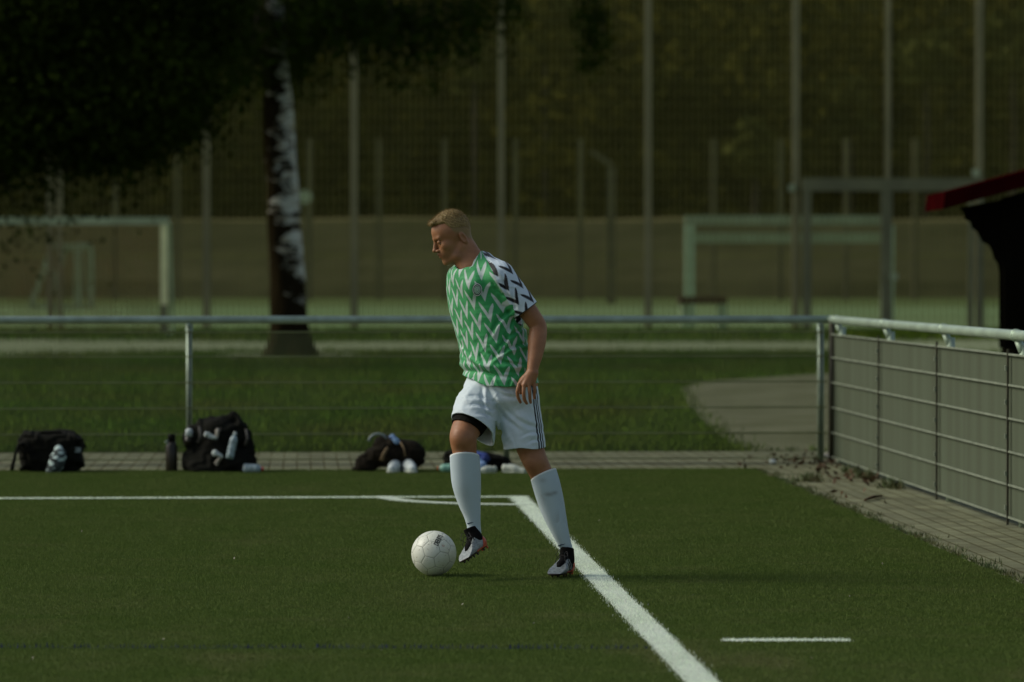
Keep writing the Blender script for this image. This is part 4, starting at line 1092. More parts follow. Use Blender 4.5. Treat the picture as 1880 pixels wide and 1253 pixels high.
# ---- shorts with dark inner liner
def build_shorts():
    g = Grid(Q(805, 840, -.42), Q(1025, 668, .32), .0034)
    wf, wv = loft_fn([(670, 864, 968, 0, .8), (690, 860, 972, 0, .8), (712, 856, 978, -.0, .82), (735, 858, 980, -.01, .82), (748, 872, 965, -.02, .8), (762, 892, 945, -.02, .75)])
    zt, zb = Q(0, 692)[2], Q(0, 764)[2]
    g.put(Q(820, 742, -.3), Q(1010, 684, .3), lambda X, Y, Z: np.maximum(np.maximum(wf(X, Y, Z), Z-zt), zb-Z), .03)
    hR, hL = Q(868, 786, -.135), Q(963.5, 823, -.07)
    g.chain([(Q(893, 718, .03), .100), (Q(876, 750, -.08), .112), (Q(866, 790, -.16), .106)], .028)
    g.cone(Q(893, 735, -.02), Q(888, 815, -.10), .09, .055, .03)
    g.chain([(Q(950, 715, -.05), .094), (Q(956, 770, -.06), .103), (Q(964.5, 840, -.07), .1035)], .04)
    f1 = folds(12, .0032, 62, -.55); f2 = folds(17, .0022, 110, -.25); f3 = folds(22, .0035, 45, 1.15)
    cs = creases([(896, 708, 962, 792, .012, .010), (886, 712, 902, 770, .010, .008), (905, 735, 850, 728, .009, .007), (905, 750, 856, 742, .008, .007), (904, 764, 872, 757, .008, .006), (912, 715, 950, 728, .009, .006), (925, 745, 992, 785, .012, .008),
                  (990, 792, 955, 800, .008, .005), (992, 806, 965, 812, .007, .004), (918, 770, 935, 815, .012, .006), (868, 700, 842, 745, .012, .005)], .1)
    def dd(X, Y, Z):
        lf = np.clip((Q(908, 0)[0]-X)/.06, 0, 1); cr = np.exp(-((X-Q(905, 0)[0])/.06)**2-((Z-Q(0, 745)[2])/.09)**2)
        return f1(X, Y, Z)*.35+f2(X, Y, Z)*.35+f3(X, Y, Z)*.3*(1-lf)+cs(X, Y, Z)
    g.disp(dd)
    # gap between the legs
    def wedge(X, Y, Z):
        x0 = Q(910.5, 0)[0]+(Q(0, 780)[2]-Z)*.12; h_ = np.clip(Q(0, 778)[2]-Z, -.1, .3)
        return np.abs(X-x0)-h_*.13
    g.put(Q(890, 860, -.35), Q(935, 776, .28), wedge, .02, 'sub', 0)
    inner = g.f+.007
    dR = KNR-HIPR; dR /= np.linalg.norm(dR); dL = KNL-HIPL; dL /= np.linalg.norm(dL); hi = g.lo+g.h*(g.n-1); xm = Q(914, 0)[0]
    nR = dR*.8+np.array((-.32, 0, -.40)); nR /= np.linalg.norm(nR)
    g.put(g.lo, hi, lambda X, Y, Z: np.where(X < xm, (X-hR[0])*nR[0]+(Y-hR[1])*nR[1]+(Z-hR[2])*nR[2], (X-hL[0])*.03-(Z-hL[2])-.0+.004*np.sin(X*40)), .001, 'int', 0)
    g.f = np.maximum(g.f, -inner)
    V, F = g.mesh()
    q = V-Q(957, 770, -.06); ax = (Q(964.5, 840, -.07)-Q(952, 720, -.05)); ax /= np.linalg.norm(ax); t = q@ax; r = q-np.outer(t, ax)
    ang = np.arctan2(r[:, 0], -r[:, 1]); s = (ang-math.radians(54))*.105; s = np.where(V[:, 0] > xm, s, 1.)
    m, nt, b = new_mat('shorts_cloth'); sa = attr(nt, 'stripe')
    k = math_(nt, 'ABSOLUTE', sa); st = math_(nt, 'MAXIMUM', ramp(nt, k, .0058, .0048), ramp(nt, math_(nt, 'ABSOLUTE', math_(nt, 'SUBTRACT', k, .0185)), .0058, .0048))
    c = mix(nt, noise(nt, 20, 3), (.60,.70,.74), (.66,.75,.78)); c = mix(nt, st, c, (.010,.010,.013)); L(nt, c, b.inputs['Base Color']); b.inputs['Roughness'].default_value = .6
    b.inputs['Specular IOR Level'].default_value = .3
    bn = N(nt, 'ShaderNodeBump'); bn.inputs['Strength'].default_value = .3; bn.inputs['Distance'].default_value = .008
    L(nt, noise(nt, 14, 3, stretch=(1, 1, 2.2)), bn.inputs['Height']); L(nt, bn.outputs[0], b.inputs['Normal'])
    obj('shorts', V, F, m, person, True, attrs={'stripe': s})
    # liner: tight dark tube round the right thigh
    g = Grid(Q(805, 830, -.42), Q(920, 700, .2), .0034)
    g.chain([(HIPR, .103), (HIPR*.45+KNR*.55, .090), (Q(852, 796, -.185), .0745), (Q(851, 812, -.19), .072)], .02)
    inn = g.f+.006; c = Q(858, 789, -.15)
    g.half(c, dR*.75+np.array((-.27, 0, -.50))); g.half(c-dR*.09, -dR); g.f = np.maximum(g.f, -inn)
    V, F = g.mesh(); obj('inner_shorts', V, F, M['black_cloth'], person, True)
build_shorts()

# ---- socks
def sock_mat():
    m, nt, b = new_mat('sock_cloth'); n1 = ramp(nt, noise(nt, 9, 4), .60, .75)
    c = mix(nt, math_(nt, 'MULTIPLY', n1, .55), (.50,.61,.66), (.34,.38,.36)); c = mix(nt, attr(nt, 'dirt'), c, (.16,.15,.12)); c = mix(nt, attr(nt, 'band'), c, (.78,.82,.80))
    L(nt, c, b.inputs['Base Color']); b.inputs['Roughness'].default_value = .8; b.inputs['Sheen Weight'].default_value = .2
    bn = N(nt, 'ShaderNodeBump'); bn.inputs['Strength'].default_value = .2; bn.inputs['Distance'].default_value = .002
    L(nt, noise(nt, 300, 2, stretch=(1, 1, .15)), bn.inputs['Height']); L(nt, bn.outputs[0], b.inputs['Normal']); return m
SM = sock_mat()
def sock(keys, top, tn, dirt, tick):
    g = Grid(np.min([k[0] for k in keys], 0)-.1, np.max([k[0] for k in keys], 0)+.1, .003)
    g.chain(keys, .02)
    d0 = keys[0][0]
    g.half(top, tn); inn = g.f+.008
    V, F = g.mesh()
    dist = (V-top)@(tn/np.linalg.norm(tn)); band = (dist > -.008).astype(float)
    D = np.zeros(len(V))
    for p, rx, rz, a in dirt: D += a*np.exp(-((V[:, 0]-p[0])/rx)**2-((V[:, 2]-p[2])/rz)**2)*(V[:, 1] < p[1]+.02)
    s = obj('sock', V, F, SM, person, True, attrs={'band': band, 'dirt': np.clip(D, 0, .8)})
    bv = bvh_of(V, F); (x0, y0_), (x1, y1_), dy = tick; P_ = []
    for t in np.linspace(0, 1, 9):
        px = x0+(x1-x0)*t; py = y0_+(y1_-y0_)*t+1.4*math.sin(math.pi*min(t*2.2, 1))*(1-t); h_ = 1.5*(1-t)*min(1, t*5+.25)+.25
        for s_ in (-h_, h_): q = snap(bv, Q(px, py+s_, dy), .0012); P_.append(q if q is not None else Q(px, py+s_, dy))
    obj('check_mark', P_, [(2*i, 2*i+1, 2*i+3, 2*i+2) for i in range(8)], M['navy'], s)
    # slim upper rim
    return s
M['navy'] = mat('navy_print', (.015,.04,.10), None, 20, .6)
sock([(Q(852.5, 815, -.185), .070), (Q(853, 838, -.18), .0715), (Q(854.5, 862, -.172), .0725), (Q(856.5, 888, -.165), .0700), (Q(861, 918, -.16), .0565), (Q(866.5, 944, -.16), .0415), (Q(869.8, 965, -.16), .0335), (Q(870.5, 978, -.16), .0345), (Q(871, 990, -.16), .033)],
     Q(852.5, 835, -.2), np.array((-.02, .30, 1.)), [(Q(856, 905, -.2), .02, .05, .12)], ((858, 961.5), (869, 959.5), -.2))
sock([(Q(992, 845, -.07), .066), (Q(997, 868, -.065), .0665), (Q(1003, 890, -.06), .0675), (Q(1011, 920, -.05), .0640), (Q(1019, 948, -.05), .0545), (Q(1028, 975, -.05), .0420), (Q(1037, 1000, -.04), .0325), (Q(1041, 1014, -.032), .0315), (Q(1042, 1024, -.030), .028)],
     Q(997, 869, -.1), np.array((-.46, .22, 1.)), [(Q(1008, 908, -.12), .022, .010, .55), (Q(1019, 905, -.12), .014, .008, .45), (Q(996, 882, -.12), .018, .012, .3), (Q(1025, 955, -.12), .018, .04, .22)], ((1024, 1003), (1038, 999.5), -.1))

# ---- boots
M['boot_silver'] = mat('boot_silver', (.36,.40,.39), (.17,.185,.18), 60, .35, metal=.25, stretch=(1, 1, 4))
M['boot_black'] = mat('boot_knit', (.006,.006,.006), (.010,.009,.008), 80, .9, spec=.1, bump=.4, bscale=300)
M['boot_orange'] = mat('boot_orange', (.62,.10,.035), (.42,.06,.025), 30, .4)
M['boot_sole'] = mat('boot_sole', (.035,.014,.009), (.018,.010,.008), 30, .4)
M['lace'] = mat('lace', (.012,.012,.012), None, 30, .7)
def boot(heel, toe, roll, stripes):
    heel, toe = np.array(heel), np.array(toe); f = toe-heel; Ls = np.linalg.norm(f); f /= Ls; sc = Ls/.285
    l = np.cross(roll, f); l /= np.linalg.norm(l); u = np.cross(f, l)        # l: his left
    def T(x, y, z): return heel+(f*x+l*y+u*z)*sc
    side = 1 if stripes else -1
    R = [f, l, u]; lo = np.min([T(x, y, z) for x in (-.03, .31) for y in (-.07, .07) for z in (-.03, .2)], 0); hi_ = np.max([T(x, y, z) for x in (-.03, .31) for y in (-.07, .07) for z in (-.03, .2)], 0)
    root = empty('boot', T(.05, 0, 0)); root.parent = person; root.location = pmat(person).inverted() @ Vector(T(.05, 0, 0))
    def shape(gr, grow=0.):
        gr.ell(T(.036, 0, .045), (.037*sc+grow, .032*sc+grow, .043*sc+grow), .02, R=R)
        gr.cone(T(.05, 0, .040), T(.15, 0, .038), .032*sc+grow, .035*sc+grow, .02)
        gr.ell(T(.195, .002*side, .034), (.064*sc+grow, .047*sc+grow, .028*sc+grow), .02, R=R)
        gr.ell(T(.242, -.004*side, .028), (.043*sc+grow, .038*sc+grow, .024*sc+grow), .02, R=R)
        gr.cone(T(.055, 0, .085), T(.185, 0, .040), .031*sc+grow, .024*sc+grow, .02)
    g = Grid(lo, hi_, .0024); shape(g); g.half(T(0, 0, .014), -u)
    # finely ridged forefoot
    def rid(X, Y, Z):
        x = (X-heel[0])*f[0]+(Y-heel[1])*f[1]+(Z-heel[2])*f[2]; z = (X-heel[0])*u[0]+(Y-heel[1])*u[1]+(Z-heel[2])*u[2]
        return .0009*np.sin((x*.8+z*.9)*sc*700)*np.clip((x-.05)/.05, 0, 1)
    g.disp(rid)
    # opening where the knit comes out
    g.half(T(.02, 0, .086), u*.80-f*(-.0)); g.half(T(.125, 0, .078), u*.88+f*.42)
    V, F = g.mesh(); obj('upper', V, F, M['boot_silver'], root, True); ub = bvh_of(V, F)
    g = Grid(lo, hi_+.03, .0026)
    g.cone(T(.052, 0, .075), T(.053, 0, .140), .0400*sc, .0370*sc, .015); g.cone(T(.060, 0, .080), T(.150, 0, .056), .033*sc, .0215*sc, .015); g.cone(T(.150, 0, .056), T(.178, 0, .048), .0215*sc, .014*sc, .01)
    g.half(T(.046, 0, .136), u*.96-f*.25); V, F = g.mesh(); obj('knit_collar', V, F, M['boot_black'], root, True)
    g = Grid(lo, hi_, .0024); shape(g, .0025); g.half(T(0, 0, .017), u); g.half(T(0, 0, .007), -u); V, F = g.mesh(); obj('sole', V, F, M['boot_sole'], root, True)
    g = Grid(lo, hi_, .0024); shape(g, .0022); g.half(T(.052, 0, .05), f*.85+u*.5); g.half(T(0, 0, .0172), -u); g.half(T(0, 0, .068), u); V, F = g.mesh(); obj('heel_counter', V, F, M['boot_orange'], root, True)
    g = Grid(lo, hi_, .0024); shape(g, .0032); g.half(T(0, 0, .0205), u); g.half(T(0, 0, .0112), -u); g.half(T(.150, 0, 0), f); V, F = g.mesh(); obj('sole_edge', V, F, M['boot_orange'], root, True)
    for x, y in ((.02, .018), (.02, -.018), (.065, .022), (.065, -.022), (.155, .032), (.155, -.030), (.20, .034), (.20, -.032), (.235, .012), (.235, -.016), (.18, 0)):
        m = MB(); m.tube([T(x, y, .009), T(x, y, -.004)], [.0062*sc, .0042*sc], 8); m.build('stud', M['boot_sole'] if x > .06 else M['boot_orange'], root)
    # laces: four crossings and two loose ends
    m = MB()
    for i in range(5):
        x = .085+.018*i; z = .117-.0155*i; w_ = .016; 
        m.tube([T(x, -w_, z-.006), T(x+.005, 0, z), T(x+.012, w_, z-.006)], .0018, 5); m.tube([T(x, w_, z-.006), T(x+.006, 0, z+.001), T(x+.012, -w_, z-.006)], .0018, 5)
    s = -1
    for s, dz in ((-1, .0), (1, -.01)):
        m.tube([T(.085, 0, .118), T(.115, .022*s, .135+dz), T(.135, .034*s, .110+dz), T(.112, .030*s, .083+dz), T(.098, .012*s, .100)], .0016, 5)
        m.tube([T(.085, 0, .118), T(.130, .012*s, .112), T(.150, .026*s, .085+dz), T(.155, .030*s, .066)], .0016, 5)
    m.build('lace', M['lace'], root)
    if stripes:
        for k in range(3):
            P_ = []; F_ = []; x0 = .052+.026*k
            for i in range(9):
                t = i/8; x = x0+.030*t; z = .022+.058*t-(.008*k*t)
                for dx in (-.0068, .0068):
                    o_ = T(x+dx, .08, z); h_ = ub.ray_cast(Vector(o_), Vector(-l)); P_.append(np.array(h_[0]+Vector(l)*.0012) if h_[0] is not None else T(x+dx, .034, z))
            F_ = [(2*i, 2*i+1, 2*i+3, 2*i+2) for i in range(8)]; obj('stripe', P_, F_, M['boot_black'], root)
def hdir(px, py, dy): return Q(px, py, dy)
hlL = Q(1047, 1057, .0); hlL[2] = .0145; tl = Q(1014, 1059, -.245); tl[2] = .0145
boot(hlL, tl, np.array((0, 0, 1.)), True)
hr = Q(893.5, 1006, -.135); tr = Q(849, 1036, -.355)
boot(hr, tr, np.array((-.25, .45, 1.)), False)

# ================================================================ ball
def ball():
    c = Q(796.5, 1017, -.02); R_ = .1095; c[2] = R_+.004
    root = empty('football', (c[0], c[1], 0), label='scuffed white football with panel seams and black lettering beside the raised boot', cat='ball')
    ph = (1+5**.5)/2
    pent = np.array([v for s1 in (-1, 1) for s2 in (-1, 1) for v in ((0, s1, s2*ph), (s1, s2*ph, 0), (s2*ph, 0, s1))], float); pent /= np.linalg.norm(pent[0])
    hexa = []
    for i in range(12):
        for j in range(i+1, 12):
            for k in range(j+1, 12):
                if pent[i]@pent[j] > .4 and pent[j]@pent[k] > .4 and pent[i]@pent[k] > .4: q = pent[i]+pent[j]+pent[k]; hexa.append(q/np.linalg.norm(q))
    Nn = np.vstack((pent, hexa)); D = np.array([.9393]*12+[.9149]*20)
    Rm = np.array(Matrix.Rotation(.5, 3, 'X') @ Matrix.Rotation(.45, 3, 'Y') @ Matrix.Rotation(.3, 3, 'Z')); Nn = Nn@Rm.T
    n1, n2 = 300, 600; th = np.linspace(0, math.pi, n1+1); p2 = np.linspace(0, 2*math.pi, n2, endpoint=False)
    d = np.stack((np.outer(np.sin(th), np.cos(p2)), np.outer(np.sin(th), np.sin(p2)), np.outer(np.cos(th), np.ones(n2))), -1).reshape(-1, 3)
    t = D[None]/np.maximum(d@Nn.T, 1e-3); t.sort(axis=1); gap = t[:, 1]-t[:, 0]
    groove = np.exp(-(gap/.010)**2); V = c+d*(R_*(1-.014*groove+.0015*np.clip(gap/.08, 0, 1)))[:, None]
    i, j = np.meshgrid(np.arange(n1), np.arange(n2), indexing='ij'); i, j = i.ravel(), j.ravel()
    F = np.stack((i*n2+j, i*n2+(j+1) % n2, (i+1)*n2+(j+1) % n2, (i+1)*n2+j), 1)
    m, nt, b = new_mat('ball_leather'); n_ = ramp(nt, noise(nt, 14, 6, rough=.7), .5, .72); c1 = mix(nt, math_(nt, 'MULTIPLY', n_, .35), (.74,.77,.66), (.46,.44,.33))
    low = N(nt, 'ShaderNodeTexCoord'); sp = N(nt, 'ShaderNodeTexNoise'); sp.inputs['Scale'].default_value = 90; L(nt, low.outputs['Object'], sp.inputs['Vector'])
    c1 = mix(nt, math_(nt, 'MULTIPLY', ramp(nt, sp.outputs[0], .63, .70), .5), c1, (.22,.19,.12)); c1 = mix(nt, math_(nt, 'MULTIPLY', attr(nt, 'seam'), .75), c1, (.20,.20,.15))
    L(nt, c1, b.inputs['Base Color']); b.inputs['Roughness'].default_value = .42
    obj('shell', V, F, m, root, True, attrs={'seam': groove})
    def text(s, px, py, ang, size, mt, name, off=.0, bold=.028):
        cu = bpy.data.curves.new('t', 'FONT'); cu.body = s; cu.size = 1; cu.offset = bold; cu.align_x = 'CENTER'; cu.align_y = 'CENTER'; cu.resolution_u = 3
        to = bpy.data.objects.new('t', cu); COL.objects.link(to); bpy.context.view_layer.update()
        me = bpy.data.meshes.new_from_object(to); bpy.data.objects.remove(to)
        import bmesh
        bm = bmesh.new(); bm.from_mesh(me)
        for _ in range(2): bmesh.ops.triangulate(bm, faces=bm.faces); bmesh.ops.subdivide_edges(bm, edges=[e for e in bm.edges if e.calc_length() > .12], cuts=1)
        bmesh.ops.triangulate(bm, faces=bm.faces)
        q0 = (Q(px, py, 0)-Q(796.5, 1017, 0)); P_ = []; ca, sa = math.cos(ang), math.sin(ang)
        n0 = np.array((q0[0], -math.sqrt(max(0, R_**2-q0[0]**2-q0[2]**2)), q0[2])); n0 /= np.linalg.norm(n0)
        ex = np.array((ca, 0, sa)); ex -= n0*(ex@n0); ex /= np.linalg.norm(ex); ez = np.cross(ex, n0); 
        if ez@np.array((-sa, 0, ca)) < 0: ez = -ez
        for v in bm.verts:
            dd = n0*R_+(ex*v.co.x*size*.60+ez*v.co.y*size); dd /= np.linalg.norm(dd); P_.append(c+dd*(R_+.0014))
        Fx = [tuple(v.index for v in f.verts) for f in bm.faces]; bm.free(); obj(name, P_, Fx, mt, root)
    text('DERBYS', 806, 990, math.radians(66), .035, M['ink'], 'lettering')
    text('C2', 814.5, 1001, math.radians(68), .014, M['ink_red'], 'small_lettering')
    text('O', 825.5, 993, 0, .013, M['ink'], 'ring_mark', bold=-.02)
M['ink'] = mat('ink', (.010,.010,.010), None, 40, .5); M['ink_red'] = mat('ink_red', (.45,.12,.06), None, 40, .5)
ball()

# ================================================================ bags and kit along the back edge
def blob(name, lo, hi, h, fill, m, parent=None, amp=.004, sc=60, seed=1, smooth=True, **k):
    g = Grid(lo, hi, h); fill(g)
    if amp:
        f1 = folds(seed, amp, sc, -.5); f2 = folds(seed+1, amp*.6, sc*1.6, .8); g.disp(lambda X, Y, Z: f1(X, Y, Z)+f2(X, Y, Z))
    V, F = g.mesh(); o = obj(name, V, F, m, parent, smooth); 
    if k: tag(o, **k)
    return o
YB = 28.5
def B(px, py, dy=0.): return W(px, py, YB+dy)
def superbox(c, r, p=5, rot=0):
    ca, sa = math.cos(rot), math.sin(rot)
    def fn(X, Y, Z):
        x, y, z = X-c[0], Y-c[1], Z-c[2]; a, b = x*ca+z*sa, -x*sa+z*ca
        return ((np.abs(a/r[0])**p+np.abs(y/r[1])**p+np.abs(b/r[2])**p+1e-9)**(1/p)-1)*min(r)
    return fn
def bottle(name, base, top, r, mt, capm, label, group=None, ribs=True):
    a, b = np.array(base, float), np.array(top, float); L_ = np.linalg.norm(b-a); root = empty(name, base, label=label, cat='bottle', group=group)
    prof = [(0, .7), (.03, 1), (.2, 1), (.25, .92), (.3, 1), (.45, 1), (.5, .92), (.55, 1), (.72, .97), (.82, .7), (.88, .38), (.92, .36)]
    m = MB(); m.tube([a+(b-a)*t for t, _ in prof], [r*s for _, s in prof], 18); m.build('body', mt, root, True)
    m = MB(); m.tube([a+(b-a)*.925, a+(b-a)*1.0], [r*.45, r*.42], 14); m.build('cap', capm, root, True); return root
def shoe(name, heel, toe, label, m, group=None, up=(0, 0, 1), h=.09):
    heel, toe = np.array(heel, float), np.array(toe, float); f = toe-heel; Ls = np.linalg.norm(f); f /= Ls; sc = Ls/.29; u = np.array(up, float); l = np.cross(u, f); l /= np.linalg.norm(l); u = np.cross(f, l)
    T = lambda x, y, z: heel+(f*x+l*y+u*z)*sc
    lo = np.min([T(x, y, z) for x in (-.03, .33) for y in (-.08, .08) for z in (-.03, .16)], 0); hi = np.max([T(x, y, z) for x in (-.03, .33) for y in (-.08, .08) for z in (-.03, .16)], 0)
    root = empty(name, heel, label=label, cat='shoe', group=group)
    g = Grid(lo, hi, .005); g.cone(T(.04, 0, .05), T(.15, 0, .045), .04*sc, .04*sc, .02); g.cone(T(.15, 0, .045), T(.245, 0, .03), .040*sc, .030*sc, .02); g.cone(T(.045, 0, .075), T(.12, 0, .06), .036*sc, .034*sc, .02)
    g.cone(T(.045, 0, .13), T(.06, 0, .07), .026*sc, .022*sc, .01, 'sub'); g.half(T(0, 0, .022), -u); V, F = g.mesh(); obj('upper', V, F, m, root, True)
    g = Grid(lo, hi, .005); g.cone(T(.04, 0, .02), T(.15, 0, .02), .043*sc, .045*sc, .02); g.cone(T(.15, 0, .02), T(.25, 0, .02), .045*sc, .036*sc, .02); g.half(T(0, 0, .0225), u); g.half(T(0, 0, 0), -u); V, F = g.mesh(); obj('sole', V, F, M['white_rubber'], root, True)
    return root

def bag_left():
    root = empty('sports_bag', B(90, 868)*(1, 1, 0), label='boxy black sports bag with strap trailing on the left, furthest left of the kit', cat='bag')
    lo, hi = B(10, 880, -.3), B(165, 785, .3); c = B(92, 834); c[2] = .155
    def fill(g):
        g.put(lo, hi, superbox(c+(0.01, 0, -.01), (.235, .15, .145), 5), .01, mg=0)
        g.cone(B(52, 808, -.02), B(126, 803, .02), .06, .055, .05)
    blob('body', lo, hi, .006, fill, M['black_cloth'], root, .006, 45, 3)
    m = MB(); m.tube([B(50, 812, -.12), B(34, 818, -.16), B(28, 836, -.18), B(23, 856, -.2), B(22, 864, -.2)], [.012, .014, .011, .016, .018], 8); m.tube([B(34, 822, -.16), B(44, 832, -.16), B(62, 826, -.16)], .010, 8); m.build('strap', M['black_cloth'], root, True)
    m = MB(); m.tube([B(60, 800, -.05), B(75, 794, -.08), B(110, 794, -.08), B(122, 801, -.05)], .010, 8); m.build('handle', M['black_cloth'], root, True)
    m = MB(); q = B(143, 827, -.13); m.box(q-(.022, .006, .016), q+(.022, .0, .02)); m.build('patch', M['grey_plastic'], root)
    # patterned towel/shirt hanging in front
    lo, hi = B(72, 880, -.35), B(132, 808, -.05)
    mm, nt, b = new_mat('patterned_cloth'); v = N(nt, 'ShaderNodeTexVoronoi'); v.inputs['Scale'].default_value = 24; tc = N(nt, 'ShaderNodeTexCoord'); mp = N(nt, 'ShaderNodeMapping'); mp.inputs['Scale'].default_value = (.7, 1, 1.5); mp.inputs['Rotation'].default_value = (0, .5, 0)
    L(nt, tc.outputs['Object'], mp.inputs[0]); L(nt, mp.outputs[0], v.inputs[0]); L(nt, mix(nt, ramp(nt, v.outputs['Distance'], .42, .52), (.46,.58,.54), (.03,.04,.04)), b.inputs['Base Color']); b.inputs['Roughness'].default_value = .85
    blob('folded_cloth', lo, hi, .005, lambda g: g.chain([(B(108, 822, -.17), .022), (B(108, 838, -.19), .055), (B(103, 852, -.2), .058), (B(96, 864, -.2), .045)], .02), mm, None, .003, 70, 9,
         label='white cloth with dark patches bunched against the front of the leftmost black bag', cat='cloth')
bag_left()
def flask():
    base = B(315, 859); base[2] = 0; root = empty('thermos_flask', base, label='dark brown upright drinks flask standing on the turf edge left of the big peaked bag', cat='flask')
    r = .045; z1 = B(0, 797)[2]
    m = MB(); m.tube([base, base+(0,0,.01), base+(0,0,z1*.66), base+(0,0,z1*.72), base+(0,0,z1*.80)], [r*.95, r, r, r*.85, r*.62], 20); m.build('body', M['brown_bottle'], root, True)
    m = MB(); m.tube([base+(0,0,z1*.80), base+(0,0,z1*.97), base+(0,0,z1)], [r*.66, r*.62, r*.4], 18); m.build('cap', M['black_cloth'], root, True)
    m = MB(); m.tube([base+(-.02, -.02, z1*.83), base+(-.045, -.02, z1*.80), base+(-.02, -.03, z1*.72)], .006, 6); m.build('loop', M['grey_plastic'], root, True)
flask()
def bag_big():
    root = empty('open_bag', B(402, 873)*(1, 1, 0), label='large black open bag with pointed flap, stuffed with white kit, leaning on the fence post', cat='bag')
    lo, hi = B(325, 885, -.35), B(480, 745, .35)
    def fill(g):
        g.cone(B(358, 800, .05), B(436, 795, .05), .085, .09, .05); g.cone(B(362, 850, 0), B(440, 850, 0), .10, .10, .05)
        g.cone(B(400, 800, .05), B(400, 850, 0), .14, .14, .06); g.cone(B(431, 761, .06), B(430, 800, .05), .010, .09, .02); g.cone(B(370, 778, .05), B(430, 768, .06), .035, .03, .04)
        g.cone(B(360, 866, -.1), B(440, 868, -.1), .055, .05, .05); g.half(B(0, 874)*(1,1,0)+(0,0,.006), (0, 0, -1))
        g.cone(B(352, 792, .04), B(346, 850, .0), .035, .05, .04); g.cone(B(455, 800, .04), B(462, 850, .0), .03, .04, .04); g.ell(B(402, 806, -.20), (.10, .06, .035), .03, 'sub')
    blob('body', lo, hi, .006, fill, M['black_cloth'], root, .008, 38, 13)
    for px, py in ((366, 790), (452, 795)): m = MB(); m.tube([B(px, py-6, -.07), B(px+3, py+10, -.11), B(px-2, py+24, -.10)], .011, 8); m.build('strap', M['grey_strap'], root, True)
    for i, (pts, r, mt, lb) in enumerate(((((379, 798), (396, 804)), .019, 'white_cloth', 'crumpled white sock lying in the open mouth of the peaked black bag'),
         (((400, 790), (398, 800)), .016, 'paper', 'small pale wrapper at the top of the open bag mouth'),
         (((394, 832), (406, 837)), .022, 'white_cloth', 'lower white crumpled cloth on the front of the peaked bag'),
         (((404, 840), (397, 852)), .018, 'paper', 'greyish crumpled cloth tip under the bag bottle'))):
        a, b_ = [B(x, y, -.17 if i != 0 else -.14) for x, y in pts]; lo = np.minimum(a, b_)-.06; hi = np.maximum(a, b_)+.06
        blob('sock' if i in (0,) else ('wrapper' if i == 1 else 'cloth'), lo, hi, .004, lambda g: g.cone(a, b_, r, r*.7, .01), M[mt], None, .005, 120, 40+i, label=lb, cat='sock' if i == 0 else ('wrapper' if i == 1 else 'cloth'))
    bottle('water_bottle', B(421, 843, -.2), B(432, 794, -.17), .030, M['clear_plastic'], M['white_cloth'], 'clear water bottle with white cap standing in the front of the peaked black bag')
    b2 = B(447, 866, -.2); b2[2] = .036; t2 = B(484, 866, -.2); t2[2] = .034
    bottle('water_bottle', b2, t2+(.0, -.02, 0), .035, M['clear_plastic'], M['red_plastic'], 'clear water bottle with red cap lying on the turf right of the peaked bag')
    c = B(347, 794, -.02); root2 = empty('bottle_cap_shaker', c, label='small white capped bottle poking out at the left shoulder of the peaked bag', cat='bottle')
    m = MB(); m.tube([c-(.006,0,.10), c-(.0,0,.03)], [.030, .028], 16); m.build('body', M['brown_bottle'], root2, True); m = MB(); m.tube([c-(0,0,.03), c+(.002,0,.015), c+(.003,0,.028)], [.030, .027, .014], 16); m.build('lid', M['white_cloth'], root2, True)
M['grey_strap'] = mat('grey_strap', (.035,.035,.03), None, 20, .7)
bag_big()
def bag_round():
    root = empty('duffel_bag', B(715, 868)*(1, 1, 0), label='slumped dark brown duffel bag behind the pair of white trainers', cat='bag')
    lo, hi = B(630, 880, -.35), B(800, 785, .4)
    def fill(g):
        g.cone(B(752, 836, .02), B(728, 834, .02), .115, .11, .04); g.cone(B(668, 850, 0), B(712, 832, 0), .06, .11, .05); g.cone(B(700, 815, .0), B(705, 830, 0), .06, .09, .04); g.cone(B(650, 862, -.02), B(676, 858, -.02), .02, .045, .03)
        g.half((0, YB, .006), (0, 0, -1))
    blob('body', lo, hi, .006, fill, M['brown_cloth'], root, .008, 40, 23)
    m = MB(); m.tube([B(735, 812, -.1), B(742, 824, -.13), B(744, 838, -.15)], .007, 6); m.tube([B(712, 822, -.12), B(704, 834, -.14), B(700, 846, -.15)], .012, 6); m.build('strap', M['tan'], root, True)
    # headphones arc and blue cloth lie on top
    m = MB(); pts = [B(694+17*math.cos(a)*1.0, 812-15*math.sin(a), -.08) for a in np.linspace(math.radians(25), math.radians(175), 12)]; m.tube(pts, .009, 8)
    o = m.build('headband', M['grey_plastic'], None, True, loc=B(690, 806, -.08)); tag(o, 'curved pale grey headband resting on top of the brown duffel bag', 'headband')
    a = B(720, 803, -.05); b_ = B(728, 812, -.07); blob('cloth', np.minimum(a, b_)-.06, np.maximum(a, b_)+.06, .004, lambda g: g.cone(a, b_, .022, .024, .01), M['blue_pale'], None, .004, 90, 51, label='pale blue crumpled cloth on top of the brown duffel bag', cat='cloth')
    h1, t1 = B(731, 866, .02), B(716, 866, -.26); h1[2] = t1[2] = 0; h2, t2 = B(745, 866, .0), B(760, 866, -.28); h2[2] = t2[2] = 0
    shoe('trainer', h1, t1, 'left one of the two white trainers in front of the brown duffel bag', M['white_cloth'], 'white trainers in front of the duffel bag'); shoe('trainer', h2, t2, 'right one of the two white trainers in front of the brown duffel bag', M['white_cloth'], 'white trainers in front of the duffel bag')
bag_round()
